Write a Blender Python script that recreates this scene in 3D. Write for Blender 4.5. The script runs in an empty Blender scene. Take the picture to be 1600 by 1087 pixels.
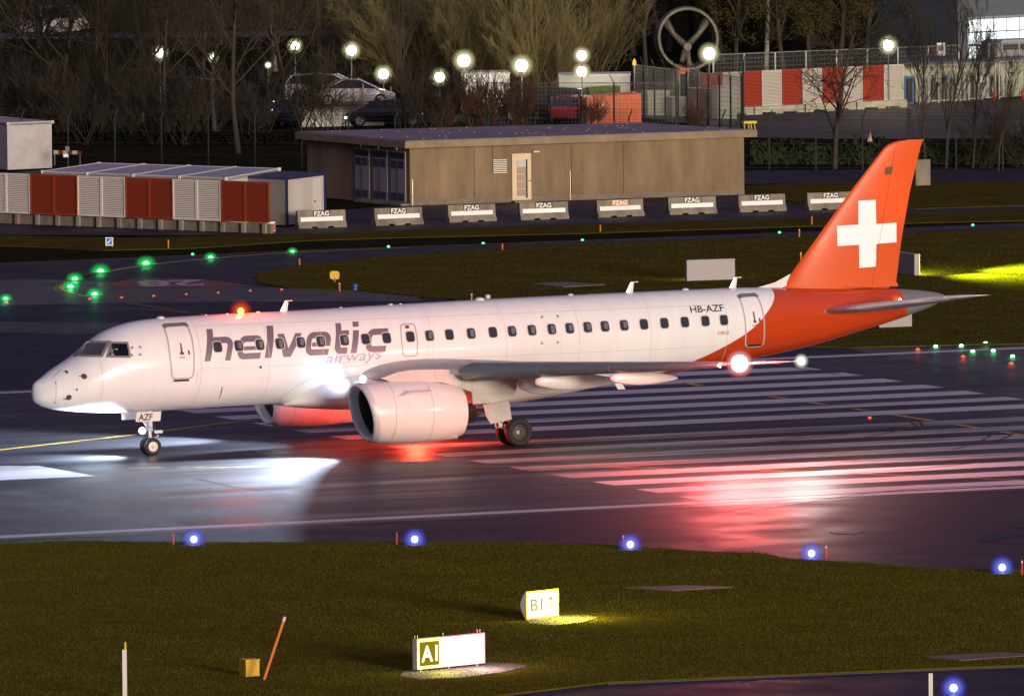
import bpy, bmesh, math, random
import numpy as np
from mathutils import Vector, Matrix
R_ = math.radians
random.seed(7)
scene = bpy.context.scene
COL = scene.collection

# ------------------------------------------------------------------ camera
FPX, DIST, YAW, PITCH, ROLL, TX, TY = 20061.53, 480.0, 0.426082, 0.0734915, -0.009682, 7.479176, 3.486491
_f = Vector((math.sin(YAW)*math.cos(PITCH), math.cos(YAW)*math.cos(PITCH), -math.sin(PITCH)))
_r = Vector((math.cos(YAW), -math.sin(YAW), 0)); _u = _r.cross(_f)
CR = _r*math.cos(ROLL) + _u*math.sin(ROLL)
CU = -_r*math.sin(ROLL) + _u*math.cos(ROLL)
CF = _f
CAM = Vector((TX, TY, 3.0)) - DIST*CF
cd = bpy.data.cameras.new('camera'); cam = bpy.data.objects.new('camera', cd); COL.objects.link(cam)
m = Matrix.Identity(4)
for i in range(3):
    m[i][0] = CR[i]; m[i][1] = CU[i]; m[i][2] = -CF[i]; m[i][3] = CAM[i]
cam.matrix_world = m
cd.sensor_width = 36; cd.lens = FPX/1600*36; cd.clip_start = 1; cd.clip_end = 6000
scene.camera = cam

def ray(px, py): return CF + CR*((px-800)/FPX) - CU*((py-543.5)/FPX)
def G(px, py, z=0.0):                       # point of a level plane
    d = ray(px, py); t = (z-CAM.z)/d.z; return CAM + d*t
def AY(px, py, Y):                          # point of an upright plane
    d = ray(px, py); t = (Y-CAM.y)/d.y; return CAM + d*t
def dep(p): return (Vector(p)-CAM).dot(CF)
def ppm(p): return FPX/dep(p)               # photo pixels per metre there

# ------------------------------------------------------------------ materials
def mat(name, col, rough=.6, metal=0, spec=.5, var=0, vscale=3, bump=0, bscale=20, coat=0, emis=None, estr=0, col2=None, stretch=None, detail=6):
    M = bpy.data.materials.new(name); M.use_nodes = True
    nt = M.node_tree; b = nt.nodes['Principled BSDF']
    b.inputs['Base Color'].default_value = (*col, 1); b.inputs['Roughness'].default_value = rough
    b.inputs['Metallic'].default_value = metal; b.inputs['Specular IOR Level'].default_value = spec
    b.inputs['Coat Weight'].default_value = coat; b.inputs['Coat Roughness'].default_value = .08
    if emis:
        b.inputs['Emission Color'].default_value = (*emis, 1); b.inputs['Emission Strength'].default_value = estr
    if var or bump or col2:
        tc = nt.nodes.new('ShaderNodeTexCoord'); mp = nt.nodes.new('ShaderNodeMapping')
        nt.links.new(tc.outputs['Object'], mp.inputs['Vector'])
        if stretch: mp.inputs['Scale'].default_value = stretch
    if var or col2:
        n = nt.nodes.new('ShaderNodeTexNoise'); n.inputs['Scale'].default_value = vscale; n.inputs['Detail'].default_value = detail
        n.inputs['Roughness'].default_value = .65
        nt.links.new(mp.outputs['Vector'], n.inputs['Vector'])
        r = nt.nodes.new('ShaderNodeValToRGB'); r.color_ramp.elements[0].position = .32; r.color_ramp.elements[1].position = .68
        c2 = col2 if col2 else tuple(c*(1-var) for c in col)
        r.color_ramp.elements[0].color = (*c2, 1); r.color_ramp.elements[1].color = (*[c*(1+var*.6) for c in col], 1)
        nt.links.new(n.outputs['Fac'], r.inputs['Fac']); nt.links.new(r.outputs['Color'], b.inputs['Base Color'])
    if bump:
        n2 = nt.nodes.new('ShaderNodeTexNoise'); n2.inputs['Scale'].default_value = bscale; n2.inputs['Detail'].default_value = 4
        nt.links.new(mp.outputs['Vector'], n2.inputs['Vector'])
        bp = nt.nodes.new('ShaderNodeBump'); bp.inputs['Strength'].default_value = bump; bp.inputs['Distance'].default_value = .05
        nt.links.new(n2.outputs['Fac'], bp.inputs['Height']); nt.links.new(bp.outputs['Normal'], b.inputs['Normal'])
    return M
def glow(name, col, s):
    M = bpy.data.materials.new(name); M.use_nodes = True; nt = M.node_tree
    nt.nodes.remove(nt.nodes['Principled BSDF']); e = nt.nodes.new('ShaderNodeEmission')
    e.inputs['Color'].default_value = (*col, 1); e.inputs['Strength'].default_value = s
    nt.links.new(e.outputs[0], nt.nodes['Material Output'].inputs['Surface']); return M

def cover(name, col, s, t):                # shell of a glare halo: lets most light through and glows faintly
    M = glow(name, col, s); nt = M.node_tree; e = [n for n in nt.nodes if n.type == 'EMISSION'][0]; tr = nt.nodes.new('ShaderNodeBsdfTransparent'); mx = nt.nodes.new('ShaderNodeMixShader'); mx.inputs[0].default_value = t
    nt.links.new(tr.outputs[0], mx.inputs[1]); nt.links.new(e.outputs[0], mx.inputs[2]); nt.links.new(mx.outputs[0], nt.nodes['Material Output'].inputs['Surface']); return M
def halo_shells(c, r0, r1, c0, c1, parent, sz=1, s0=1.0, n=5):     # nested glowing shells added as glare halos, thinner outwards
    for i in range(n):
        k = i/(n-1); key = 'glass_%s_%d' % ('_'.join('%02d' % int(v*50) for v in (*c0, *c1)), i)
        M = bpy.data.materials.get(key) or cover(key, [a+(b-a)*k for a, b in zip(c0, c1)], s0*(1-.25*k), .3-.24*k)  # faintly glowing material of one halo shell
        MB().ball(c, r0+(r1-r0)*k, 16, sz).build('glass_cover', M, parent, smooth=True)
# ------------------------------------------------------------------ mesh builder
class MB:
    def __init__(s): s.v = []; s.f = []
    def add(s, vs, fs):
        b = len(s.v); s.v += [Vector(p) for p in vs]; s.f += [tuple(b+i for i in f) for f in fs]; return s
    def quad(s, *p): return s.add(p, [tuple(range(len(p)))])
    def obox(s, o, ax, ay, az):            # corner + three edge vectors
        o, ax, ay, az = map(Vector, (o, ax, ay, az))
        P = [o, o+ax, o+ax+ay, o+ay, o+az, o+ax+az, o+ax+ay+az, o+ay+az]
        F = [(0,3,2,1), (4,5,6,7), (0,1,5,4), (1,2,6,5), (2,3,7,6), (3,0,4,7)]
        if ax.cross(ay).dot(az) < 0: F = [f[::-1] for f in F]
        return s.add(P, F)
    def box(s, x0, y0, z0, x1, y1, z1): return s.obox((x0, y0, z0), (x1-x0, 0, 0), (0, y1-y0, 0), (0, 0, z1-z0))
    def tube(s, pts, rad, n=8, caps=True):
        pts = [Vector(p) for p in pts]; rad = rad if hasattr(rad, '__len__') else [rad]*len(pts)
        rings = []
        for i, p in enumerate(pts):
            d = (pts[min(i+1, len(pts)-1)]-pts[max(i-1, 0)]).normalized()
            a = d.cross(Vector((0, 0, 1)) if abs(d.z) < .9 else Vector((1, 0, 0))).normalized(); b = d.cross(a)
            rings.append([p + (a*math.cos(2*math.pi*k/n)+b*math.sin(2*math.pi*k/n))*rad[i] for k in range(n)])
        return s.loft(rings, caps)
    def loft(s, rings, caps=True, closed=True):
        n = len(rings[0]); V = [p for r in rings for p in r]; F = []
        for i in range(len(rings)-1):
            for k in range(n if closed else n-1):
                k2 = (k+1) % n
                F.append((i*n+k, i*n+k2, (i+1)*n+k2, (i+1)*n+k))
        if caps and closed: F += [tuple(range(n))[::-1], tuple((len(rings)-1)*n+k for k in range(n))]
        return s.add(V, F)
    def lathe(s, c, axis, prof, n=24):     # prof: (along axis, radius)
        c = Vector(c); d = Vector(axis).normalized()
        a = d.cross(Vector((0, 0, 1)) if abs(d.z) < .9 else Vector((1, 0, 0))).normalized(); b = d.cross(a)
        return s.loft([[c + d*t + (a*math.cos(2*math.pi*k/n)+b*math.sin(2*math.pi*k/n))*max(r, 1e-4) for k in range(n)] for t, r in prof], False)
    def ball(s, c, r, n=12, sz=1):
        pr = [(-r*sz*math.cos(math.pi*i/8), r*math.sin(math.pi*i/8)) for i in range(9)]
        return s.lathe(c, (0, 0, 1), pr, n)
    def prism(s, poly, dirv):              # planar polygon pushed along dirv
        poly = [Vector(p) for p in poly]; d = Vector(dirv); n = len(poly)
        return s.add(poly+[p+d for p in poly], [tuple(range(n))[::-1], tuple(range(n, 2*n))]+[(k, (k+1) % n, n+(k+1) % n, n+k) for k in range(n)])
    def build(s, name, m, parent=None, smooth=False, org=None, angle=None):
        o0 = Vector(org) if org is not None else (Vector(parent['_o']) if parent is not None and '_o' in parent else Vector((0, 0, 0)))
        me = bpy.data.meshes.new(name); me.from_pydata([tuple(p-o0) for p in s.v], [], s.f)
        ms = m if isinstance(m, (list, tuple)) else [m]
        for q in ms: me.materials.append(q)
        if s.f:
            bm = bmesh.new(); bm.from_mesh(me); bmesh.ops.recalc_face_normals(bm, faces=bm.faces); bm.to_mesh(me); bm.free()
        if smooth:
            me.shade_smooth() if angle is None else me.shade_smooth()
            if angle: me.set_sharp_from_angle(angle=R_(angle))
        o = bpy.data.objects.new(name, me); COL.objects.link(o)
        if parent is not None:
            o.parent = parent
            if '_o' in parent: o['_o'] = parent['_o']
        elif org is not None: o.location = o0; o['_o'] = tuple(o0)
        return o

def thing(name, label, cat, loc=(0, 0, 0), group=None):
    o = bpy.data.objects.new(name, None); COL.objects.link(o); o.location = loc; o.empty_display_size = .2
    o['_o'] = tuple(loc); o['label'] = label; o['category'] = cat
    if group: o['group'] = group
    return o
def tag(o, label, cat, group=None):
    o['label'] = label; o['category'] = cat
    if group: o['group'] = group
    return o
def struct(o): o['kind'] = 'structure'; return o
def stuff(o, label, cat): o['kind'] = 'stuff'; return tag(o, label, cat)
def copy_tree(o, loc=None, rz=None, sc=None, label=None, parent=None):
    c = o.copy(); COL.objects.link(c); c.parent = parent
    if loc is not None: c.location = loc
    if rz is not None: c.rotation_euler = (0, 0, rz)
    if sc is not None: c.scale = sc
    if label: c['label'] = label
    for ch in o.children: copy_tree(ch, parent=c)
    return c

def text_faces(txt, size=1.0, shear=0, bold=0):
    cu = bpy.data.curves.new('t', 'FONT'); cu.body = txt; cu.size = size; cu.shear = shear; cu.offset = bold
    ob = bpy.data.objects.new('t', cu); COL.objects.link(ob)
    dg = bpy.context.evaluated_depsgraph_get(); ev = ob.evaluated_get(dg); me = ev.to_mesh()
    V = [(v.co.x, v.co.y) for v in me.vertices]; F = [tuple(p.vertices) for p in me.polygons]
    ev.to_mesh_clear(); bpy.data.objects.remove(ob); bpy.data.curves.remove(cu)
    return V, F
def fit(V, x0, x1, y0, y1):
    a = min(p[0] for p in V); b = max(p[0] for p in V); c = min(p[1] for p in V); d = max(p[1] for p in V)
    return [(x0+(p[0]-a)/(b-a)*(x1-x0), y0+(p[1]-c)/(d-c)*(y1-y0)) for p in V]
def text_on(mb, txt, o, ux, uz, w, h, off, **k):   # flat text on a plane
    V, F = text_faces(txt, **k); V = fit(V, 0, w, 0, h)
    o, ux, uz, off = map(Vector, (o, ux, uz, off))
    mb.add([o+ux*a+uz*b+off for a, b in V], F)

def stroke(pts, w, closed=False):          # mitred ribbon in 2-D, returns verts, quads
    n = len(pts); L = []; Rr = []
    for i in range(n):
        p = Vector(pts[i])
        a = Vector(pts[i-1]) if (i > 0 or closed) else None; b = Vector(pts[(i+1) % n]) if (i < n-1 or closed) else None
        d1 = (p-a).normalized() if a is not None else (b-p).normalized()
        d2 = (b-p).normalized() if b is not None else d1
        n1 = Vector((-d1.y, d1.x)); n2 = Vector((-d2.y, d2.x)); mm = (n1+n2).normalized()
        k = w/2/max(.35, mm.dot(n1)); L.append(p+mm*k); Rr.append(p-mm*k)
    V = L+Rr; F = [(i, (i+1) % n, n+(i+1) % n, n+i) for i in range(n if closed else n-1)]
    return [tuple(v) for v in V], F
def arc(cx, cy, r, a0, a1, n=6): return [(cx+r*math.cos(R_(a0+(a1-a0)*i/n)), cy+r*math.sin(R_(a0+(a1-a0)*i/n))) for i in range(n+1)]
def rrect(x0, z0, x1, z1, r, n=5):
    return arc(x1-r, z1-r, r, 0, 90, n)+arc(x0+r, z1-r, r, 90, 180, n)+arc(x0+r, z0+r, r, 180, 270, n)+arc(x1-r, z0+r, r, 270, 360, n)
def dense(pts, step, closed=False):
    out = []; n = len(pts)
    for i in range(n if closed else n-1):
        a = Vector(pts[i]); b = Vector(pts[(i+1) % n]); k = max(1, int((b-a).length/step))
        out += [tuple(a+(b-a)*j/k) for j in range(k)]
    if not closed: out.append(tuple(pts[-1]))
    return out
def pchip(xs, ys):
    xs = np.array(xs, float); ys = np.array(ys, float); h = np.diff(xs); d = np.diff(ys)/h; mm = np.zeros(len(xs))
    for i in range(1, len(xs)-1):
        if d[i-1]*d[i] > 0:
            w1 = 2*h[i]+h[i-1]; w2 = h[i]+2*h[i-1]; mm[i] = (w1+w2)/(w1/d[i-1]+w2/d[i])
    mm[0] = d[0]; mm[-1] = d[-1]
    def f(x):
        x = min(max(x, xs[0]), xs[-1]); i = min(max(int(np.searchsorted(xs, x))-1, 0), len(h)-1); t = (x-xs[i])/h[i]
        return float((2*t**3-3*t*t+1)*ys[i]+(t**3-2*t*t+t)*h[i]*mm[i]+(-2*t**3+3*t*t)*ys[i+1]+(t**3-t*t)*h[i]*mm[i+1])
    return f
def lamp(name, loc, col, power, parent=None, size=.1, spot=None, blend=.5, aim=None):
    l = bpy.data.lights.new(name, 'SPOT' if spot else 'POINT'); l.color = col; l.energy = power; l.shadow_soft_size = size
    if spot: l.spot_size = R_(spot); l.spot_blend = blend
    o = bpy.data.objects.new(name, l); COL.objects.link(o); o.location = loc
    if aim is not None: o.rotation_euler = Vector(aim).to_track_quat('-Z', 'Y').to_euler()
    if parent is not None:
        o.parent = parent
        if '_o' in parent: o.location = Vector(loc)-Vector(parent['_o'])
    return o

# ================================================================== airliner
AX0, AY0 = -13.71, -0.9
def L(x, y, z): return Vector((x+AX0, y+AY0, z))
top_p = [(0,2.51),(.05,2.76),(.36,3.0),(.79,3.29),(1.32,3.58),(1.68,3.8),(1.98,4.03),(2.36,4.28),(2.67,4.5),(3.08,4.68),(3.41,4.79),(4.04,4.92),(4.75,4.99),(6,5.03),(10,5.07),(14,5.14),(19.2,5.21),(24.4,5.24),(27.9,5.25),(30.4,5.19),(32.4,5.1),(35.04,4.96),(36.3,4.83),(37.04,4.66),(37.12,4.6)]
bot_p = [(0,2.51),(.05,2.2),(.3,1.99),(.87,1.82),(1.62,1.72),(2.57,1.65),(3.62,1.62),(4.94,1.63),(8.4,1.66),(14,1.7),(21,1.8),(23.5,1.95),(25.75,2.16),(28.6,2.5),(31.6,2.98),(33.1,3.33),(34.5,3.66),(35.6,3.96),(37.04,4.5),(37.12,4.58)]
wid_p = [(0,0.0),(.05,.2),(.3,.49),(.8,.79),(1.5,1.08),(2.4,1.32),(3.4,1.45),(4.9,1.53),(7,1.55),(22,1.55),(24.5,1.5),(27,1.36),(29.5,1.12),(32,.84),(34,.6),(35.6,.42),(36.6,.25),(37.04,.12),(37.12,.04)]
sq = lambda L_: pchip([math.sqrt(a) for a, b in L_], [b for a, b in L_])
topf, botf, widf = sq(top_p), sq(bot_p), sq(wid_p)
def fsec(x):
    s = math.sqrt(max(x, 0)); t, b, w = topf(s), botf(s), widf(s); return (t+b)/2, max((t-b)/2, 1e-3), max(w, 1e-3)
def fy(x, z):
    zc, h, w = fsec(x); k = min(1, abs(z-zc)/h); return w*math.sqrt(max(0, 1-k*k))
def fnorm(x, z):                            # outward normal on the port side
    e = .02; y = fy(x, z); dx = (fy(x+e, z)-fy(x-e, z))/(2*e); dz = (fy(x, z+e)-fy(x, z-e))/(2*e)
    return Vector((-dx, -1, -dz)).normalized()
def onS(x, z, off=.006): return L(x, -fy(x, z), z) + fnorm(x, z)*off
def S(px, py):                              # pixel -> (x, z) on the port side
    y = -1.4
    for i in range(12):
        p = AY(px, py, y+AY0); x, z = p.x-AX0, p.z; y = .5*y - .5*fy(x, z)
    return x, z
def decal(mb, V, F, off=.006, step=.07):    # drape a flat (x, z) drawing over the port side
    bm = bmesh.new(); vs = [bm.verts.new((a, 0, b)) for a, b in V]
    for f in F:
        try: bm.faces.new([vs[i] for i in f])
        except ValueError: pass
    z0, z1 = min(b for a, b in V), max(b for a, b in V); x0, x1 = min(a for a, b in V), max(a for a, b in V)
    k = z0+step
    while k < z1:
        bmesh.ops.bisect_plane(bm, geom=bm.verts[:]+bm.edges[:]+bm.faces[:], plane_co=(0, 0, k), plane_no=(0, 0, 1)); k += step
    st = .12 if x1 < 5 else .5; k = x0+st
    while k < x1:
        bmesh.ops.bisect_plane(bm, geom=bm.verts[:]+bm.edges[:]+bm.faces[:], plane_co=(k, 0, 0), plane_no=(1, 0, 0)); k += st
    bm.verts.index_update()
    mb.add([onS(v.co.x, v.co.z, off) for v in bm.verts], [tuple(v.index for v in f.verts) for f in bm.faces]); bm.free()

plane = thing('airliner', 'white twin-engined passenger jet with orange-red tail and white cross, lining up on the runway', 'airliner', (AX0, AY0, 0))

# paint: white body, red rear, bare tail cone, open cockpit side window
white = mat('white_paint', (.8, .79, .78), .22, coat=.6)
white2 = mat('white_nacelle_paint', (.77, .76, .74), .25, coat=.5, col2=(.735, .72, .695), vscale=1.6, stretch=(1.4, .6, .5), detail=9)
red = mat('red_tail_paint', (.66, .085, .006), .22, coat=.5)
greym = mat('bare_metal', (.42, .43, .46), .3, metal=.9, var=.15, vscale=6)
lipm = mat('intake_lip_metal', (.62, .6, .6), .4, metal=.1)
hotm = mat('nozzle_metal', (.42, .33, .22), .38, metal=1, var=.3, vscale=9)
dark = mat('black_trim', (.015, .015, .017), .5)
seam = mat('panel_seam', (.33, .32, .33), .6)
glassd = mat('dark_window_glass', (.035, .035, .042), .06, coat=1)
wframe = mat('window_surround', (.55, .54, .55), .35)
lettm = mat('grey_violet_lettering', (.17, .135, .17), .35, coat=.3)
airm = mat('blue_grey_lettering', (.36, .42, .58), .4)
redmark = mat('dark_red_mark', (.2, .008, .012), .4)
tyrem = mat('tyre_rubber', (.016, .016, .017), .75, bump=.1)
rimm = mat('wheel_rim_paint', (.7, .69, .66), .4)
rimd = mat('grimy_rim', (.06, .056, .05), .6, metal=.3)
strutm = mat('strut_paint', (.62, .62, .63), .35)
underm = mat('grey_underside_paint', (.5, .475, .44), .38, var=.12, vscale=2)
fanm = mat('fan_blade_metal', (.09, .09, .1), .4, metal=.8)
slatm = mat('slat_metal', (.16, .2, .215), .35, metal=.25, var=.1, vscale=4)

def fus_material():
    M = white.copy(); M.name = 'fuselage_paint'; nt = M.node_tree; b = nt.nodes['Principled BSDF']; N = nt.nodes.new; K = nt.links.new
    tc = N('ShaderNodeTexCoord'); sp = N('ShaderNodeSeparateXYZ'); K(tc.outputs['Object'], sp.inputs[0])
    def math_(op, a, bb):
        q = N('ShaderNodeMath'); q.operation = op
        for i, v in enumerate((a, bb)):
            if isinstance(v, (int, float)): q.inputs[i].default_value = v
            else: K(v, q.inputs[i])
        return q.outputs[0]
    X, Y, Z = sp.outputs
    # border of the red livery: x as a function of z
    fc = N('ShaderNodeFloatCurve'); pts = [(1.9, 24.2), (2.26, 25.05), (2.73, 26.34), (3.1, 27.19), (3.77, 28.45), (4.38, 29.17), (4.86, 29.6), (5.26, 29.75)]
    cv = fc.mapping.curves[0]; nz = lambda z: (z-1.5)/4; nx = lambda x: (x-20)/15
    cv.points[0].location = (0, nx(23.2)); cv.points[1].location = (1, nx(29.8))
    for z, x in pts: cv.points.new(nz(z), nx(x))
    fc.mapping.update()
    K(math_('DIVIDE', math_('SUBTRACT', Z, 1.5), 4), fc.inputs['Value'])
    xr = math_('ADD', math_('MULTIPLY', fc.outputs[0], 15), 20)
    isred = math_('GREATER_THAN', X, xr)
    iscone = math_('GREATER_THAN', math_('ADD', X, math_('MULTIPLY', Z, .28)), 36.46)
    mpg = N('ShaderNodeMapping'); mpg.inputs['Scale'].default_value = (1.6, .5, .28); K(tc.outputs['Object'], mpg.inputs['Vector'])
    gn = N('ShaderNodeTexNoise'); gn.inputs['Scale'].default_value = 1.5; gn.inputs['Detail'].default_value = 9; gn.inputs['Roughness'].default_value = .7; K(mpg.outputs[0], gn.inputs['Vector'])
    gr = N('ShaderNodeValToRGB'); gr.color_ramp.elements[0].position = .3; gr.color_ramp.elements[1].position = .55; gr.color_ramp.elements[0].color = (.79, .785, .775, 1); gr.color_ramp.elements[1].color = (.84, .84, .835, 1); K(gn.outputs['Fac'], gr.inputs['Fac'])
    mx = N('ShaderNodeMix'); mx.data_type = 'RGBA'; K(isred, mx.inputs[0]); K(gr.outputs[0], mx.inputs[6]); mx.inputs[6].default_value = (.8, .79, .78, 1); mx.inputs[7].default_value = (.52, .052, .006, 1)
    mx2 = N('ShaderNodeMix'); mx2.data_type = 'RGBA'; K(iscone, mx2.inputs[0]); K(mx.outputs[2], mx2.inputs[6]); mx2.inputs[7].default_value = (.19, .185, .19, 1)
    K(mx2.outputs[2], b.inputs['Base Color'])
    # faint skin waviness so that reflections break up
    n = N('ShaderNodeTexNoise'); n.inputs['Scale'].default_value = 1.3; n.inputs['Detail'].default_value = 3; K(tc.outputs['Object'], n.inputs['Vector'])
    bp = N('ShaderNodeBump'); bp.inputs['Strength'].default_value = .12; bp.inputs['Distance'].default_value = .02; K(n.outputs['Fac'], bp.inputs['Height']); K(bp.outputs['Normal'], b.inputs['Normal'])
    # side window opening
    inside = math_('LESS_THAN', Y, 0)
    P = SIDEW; cx = sum(p[0] for p in P)/4; cz = sum(p[1] for p in P)/4
    for i in range(4):
        (x0, z0), (x1, z1) = P[i], P[(i+1) % 4]; a, c = -(z1-z0), (x1-x0); d = -(a*x0+c*z0)
        if a*cx+c*cz+d < 0: a, c, d = -a, -c, -d
        inside = math_('MULTIPLY', inside, math_('GREATER_THAN', math_('ADD', math_('ADD', math_('MULTIPLY', X, a), math_('MULTIPLY', Z, c)), d), 0))
    gm = N('ShaderNodeNewGeometry'); inn = N('ShaderNodeBsdfDiffuse'); inn.inputs[0].default_value = (.02, .02, .022, 1)
    m1 = N('ShaderNodeMixShader'); K(gm.outputs['Backfacing'], m1.inputs[0]); K(b.outputs[0], m1.inputs[1]); K(inn.outputs[0], m1.inputs[2])
    tr = N('ShaderNodeBsdfTransparent'); m2 = N('ShaderNodeMixShader'); K(inside, m2.inputs[0]); K(m1.outputs[0], m2.inputs[1]); K(tr.outputs[0], m2.inputs[2])
    K(m2.outputs[0], nt.nodes['Material Output'].inputs['Surface'])
    return M
SIDEW = [S(174, 536.5), S(198.5, 536.5), S(202, 556.5), S(168.5, 556)]
fusm = fus_material()

xs = sorted(set([round((i/26)**2*4.5, 3) for i in range(27)] + [4.5+i*.5 for i in range(60)] + [34.5+i*.15 for i in range(18)] + [37.04, 37.12]))
xs = [x for x in xs if x <= 37.12]
rings = []
for x in xs:
    zc, h, w = fsec(max(x, .0004)); rings.append([L(x, w*math.sin(2*math.pi*k/96), zc+h*math.cos(2*math.pi*k/96)) for k in range(96)])
fus = MB().loft(rings).build('fuselage', fusm, plane, smooth=True)

# belly fairing
bf_top = pchip([9.7,10.2,10.8,11.6,12.6,13.6,18,20,21.6,22.6],[1.75,2.15,2.55,2.86,3.02,3.1,3.1,2.9,2.35,2.0])
bf_bot = pchip([9.7,10.6,12.5,15,18,20.5,22.6],[1.62,1.5,1.35,1.26,1.28,1.52,1.85]); bf_w = pchip([9.7,10.6,12,14,18,20.5,22.6],[.75,1.3,1.66,1.74,1.74,1.55,.9])
rr = []
for i in range(44):
    x = 9.7+i*.3; t, b, w = bf_top(x), bf_bot(x), bf_w(x); zc, h = (t+b)/2, (t-b)/2
    ring = []
    for k in range(48):
        a = 2*math.pi*k/48; sx, cx = math.sin(a), math.cos(a); e = .72
        ring.append(L(x, w*math.copysign(abs(sx)**e, sx), zc+h*math.copysign(abs(cx)**e, cx)))
    rr.append(ring)
MB().loft(rr).build('belly_fairing', white, plane, smooth=True)

# cockpit glazing
def pane(name, px, m_, off=.01, rim=.035):
    P = [S(*p) for p in px]; mb = MB(); cx = sum(p[0] for p in P)/len(P); cz = sum(p[1] for p in P)/len(P)
    decal(mb, P, [tuple(range(len(P)))], off, .05); o = mb.build(name, m_, plane, smooth=True)
    mb = MB(); V, F = stroke(dense(P, .08, True), rim*2, True); decal(mb, V, F, off+.004, .05); mb.build('window_frame', mat('cockpit_window_frame', (.2, .2, .21), .4) if 'cwf' not in CACHE else CACHE['cwf'], o, smooth=True)
    return o
CACHE = {}; CACHE['cwf'] = mat('cockpit_window_frame', (.2, .2, .21), .4)
pane('cockpit_windscreen', [(120.5, 555), (136, 534.5), (170, 534), (159, 556.5)], glassd)
cg = bpy.data.materials.new('clear_side_glass'); cg.use_nodes = True; nt = cg.node_tree
t_ = nt.nodes.new('ShaderNodeBsdfTransparent'); t_.inputs[0].default_value = (.75, .78, .78, 1); g_ = nt.nodes.new('ShaderNodeBsdfGlossy'); g_.inputs['Roughness'].default_value = .03
mx_ = nt.nodes.new('ShaderNodeMixShader'); mx_.inputs[0].default_value = .06
nt.links.new(t_.outputs[0], mx_.inputs[1]); nt.links.new(g_.outputs[0], mx_.inputs[2]); nt.links.new(mx_.outputs[0], nt.nodes['Material Output'].inputs['Surface'])
pane('cockpit_side_window', [(173, 535.5), (199, 535.5), (203, 557.5), (167.5, 557)], cg)
# far-side windscreen half seen over the nose ridge
V = [S(*p) for p in [(120.5, 555), (136, 534.5), (160, 534), (150, 556)]]
mb = MB(); P3 = [onS(a, b, .01) for a, b in V]; mb.quad(*[Vector((p.x, 2*AY0-p.y, p.z)) for p in P3]); mb.build('cockpit_windscreen', glassd, plane)
mb = MB(); p0, p1 = S(117, 559), S(128, 548); mb.tube([onS(*p0, .03), onS(*p1, .05)], .012, 6); mb.tube([onS(*S(121, 556), .03), onS(*S(119, 552), .05)], .01, 6); mb.build('wiper', dark, plane)
mb = MB(); mb.box(*L(3.0, -.5, 3.92), *L(3.06, .2, 4.05)); o = mb.build('cockpit_panel', dark, plane)
mb = MB(); mb.box(*L(2.985, -.95, 3.98), *L(2.99, -.89, 4.02)); mb.box(*L(2.985, -.86, 3.98), *L(2.99, -.78, 4.02)); mb.build('display', glow('green_display', (.05, 1, .45), 1.2), o)

# doors
def door(name, px, r, sill=True, lab=None):
    P = [S(*p) for p in px]; mb = MB()
    ring = dense(P, .09, True); V, F = stroke(ring, .075, True); decal(mb, V, F, .008, .07)
    o = mb.build(name, seam, plane, smooth=True)
    return o, P
def rpoly(px, r):                           # round the corners of a pixel outline
    out = []; n = len(px)
    for i in range(n):
        p, a, b = Vector(px[i]), Vector(px[i-1]), Vector(px[(i+1) % n])
        d1, d2 = (a-p).normalized(), (b-p).normalized(); q = min(r, (a-p).length*.4, (b-p).length*.4)
        s, e = p+d1*q, p+d2*q
        for k in range(5):
            t = k/4; out.append(tuple((s*(1-t)+p*t)*(1-t)+(p*(1-t)+e*t)*t))
    return out
dm = mat('door_edge_grey', (.42, .4, .41), .5)
def passenger_door(outl, hand, sill, wind, cap):
    P = [S(*p) for p in rpoly(outl, 7)]; mb = MB(); V, F = stroke(dense(P, .08, True), .06, True); decal(mb, V, F, .008); o = mb.build('door', dm, plane, smooth=True)
    mb = MB(); V, F = stroke(dense([S(*p) for p in cap], .08), .12); decal(mb, V, F, .014); mb.build('rain_gutter', mat('gutter_dark', (.16, .15, .15), .5), o, smooth=True)
    mb = MB()
    hp = [S(*p) for p in hand]; decal(mb, hp, [tuple(range(len(hp)))], .012, .1); mb.build('exit_arrow', redmark, o)
    mb = MB(); s0, s1 = S(*sill[0]), S(*sill[1]); V, F = stroke([s0, s1], .075); decal(mb, V, F, .012); mb.build('door_sill', dark, o)
    mb = MB(); w0, w1 = S(*wind[0]), S(*wind[1]); V, F = stroke([w0, w1], .06); decal(mb, V, F, .012); mb.build('handle', dark, o)
    return o
d1 = passenger_door([(256, 510), (292, 506), (300, 528), (303.5, 556), (302, 590), (269, 592), (265.5, 556), (262, 530)], [(281, 536), (283, 536), (285, 549), (287.5, 551), (287.5, 554), (281, 554), (281.2, 551), (282.5, 549)], [(271, 594.5), (295.5, 593.5)], [(294.5, 547), (295.8, 554)], [(255, 511), (259, 508.5), (290, 506.5), (293.5, 510)])
d2 = passenger_door([(1154.5, 464), (1183, 461.5), (1191, 482), (1194.5, 505), (1193, 540), (1164.5, 542), (1165, 505), (1161, 482)], [(1176, 487), (1178, 487), (1180, 500), (1182, 502), (1182, 504), (1177, 504), (1177, 502), (1178, 500)], [(1168, 540), (1190, 538.5)], [(1186.5, 497), (1187.5, 504)], [(1153, 465), (1157, 462), (1180, 460.5), (1184, 464)])
def word_decal(parent, txt, px, m_, name='lettering', off=.008, **k):   # px: left-bottom, right-bottom, left-top
    V, F = text_faces(txt, **k); V = fit(V, 0, 1, 0, 1); a, b, c = [Vector(S(*p)) for p in px]
    V = [tuple(a+(b-a)*p+(c-a)*q) for p, q in V]; mb = MB(); decal(mb, V, F, off, .1); return mb.build(name, m_, parent)
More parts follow.
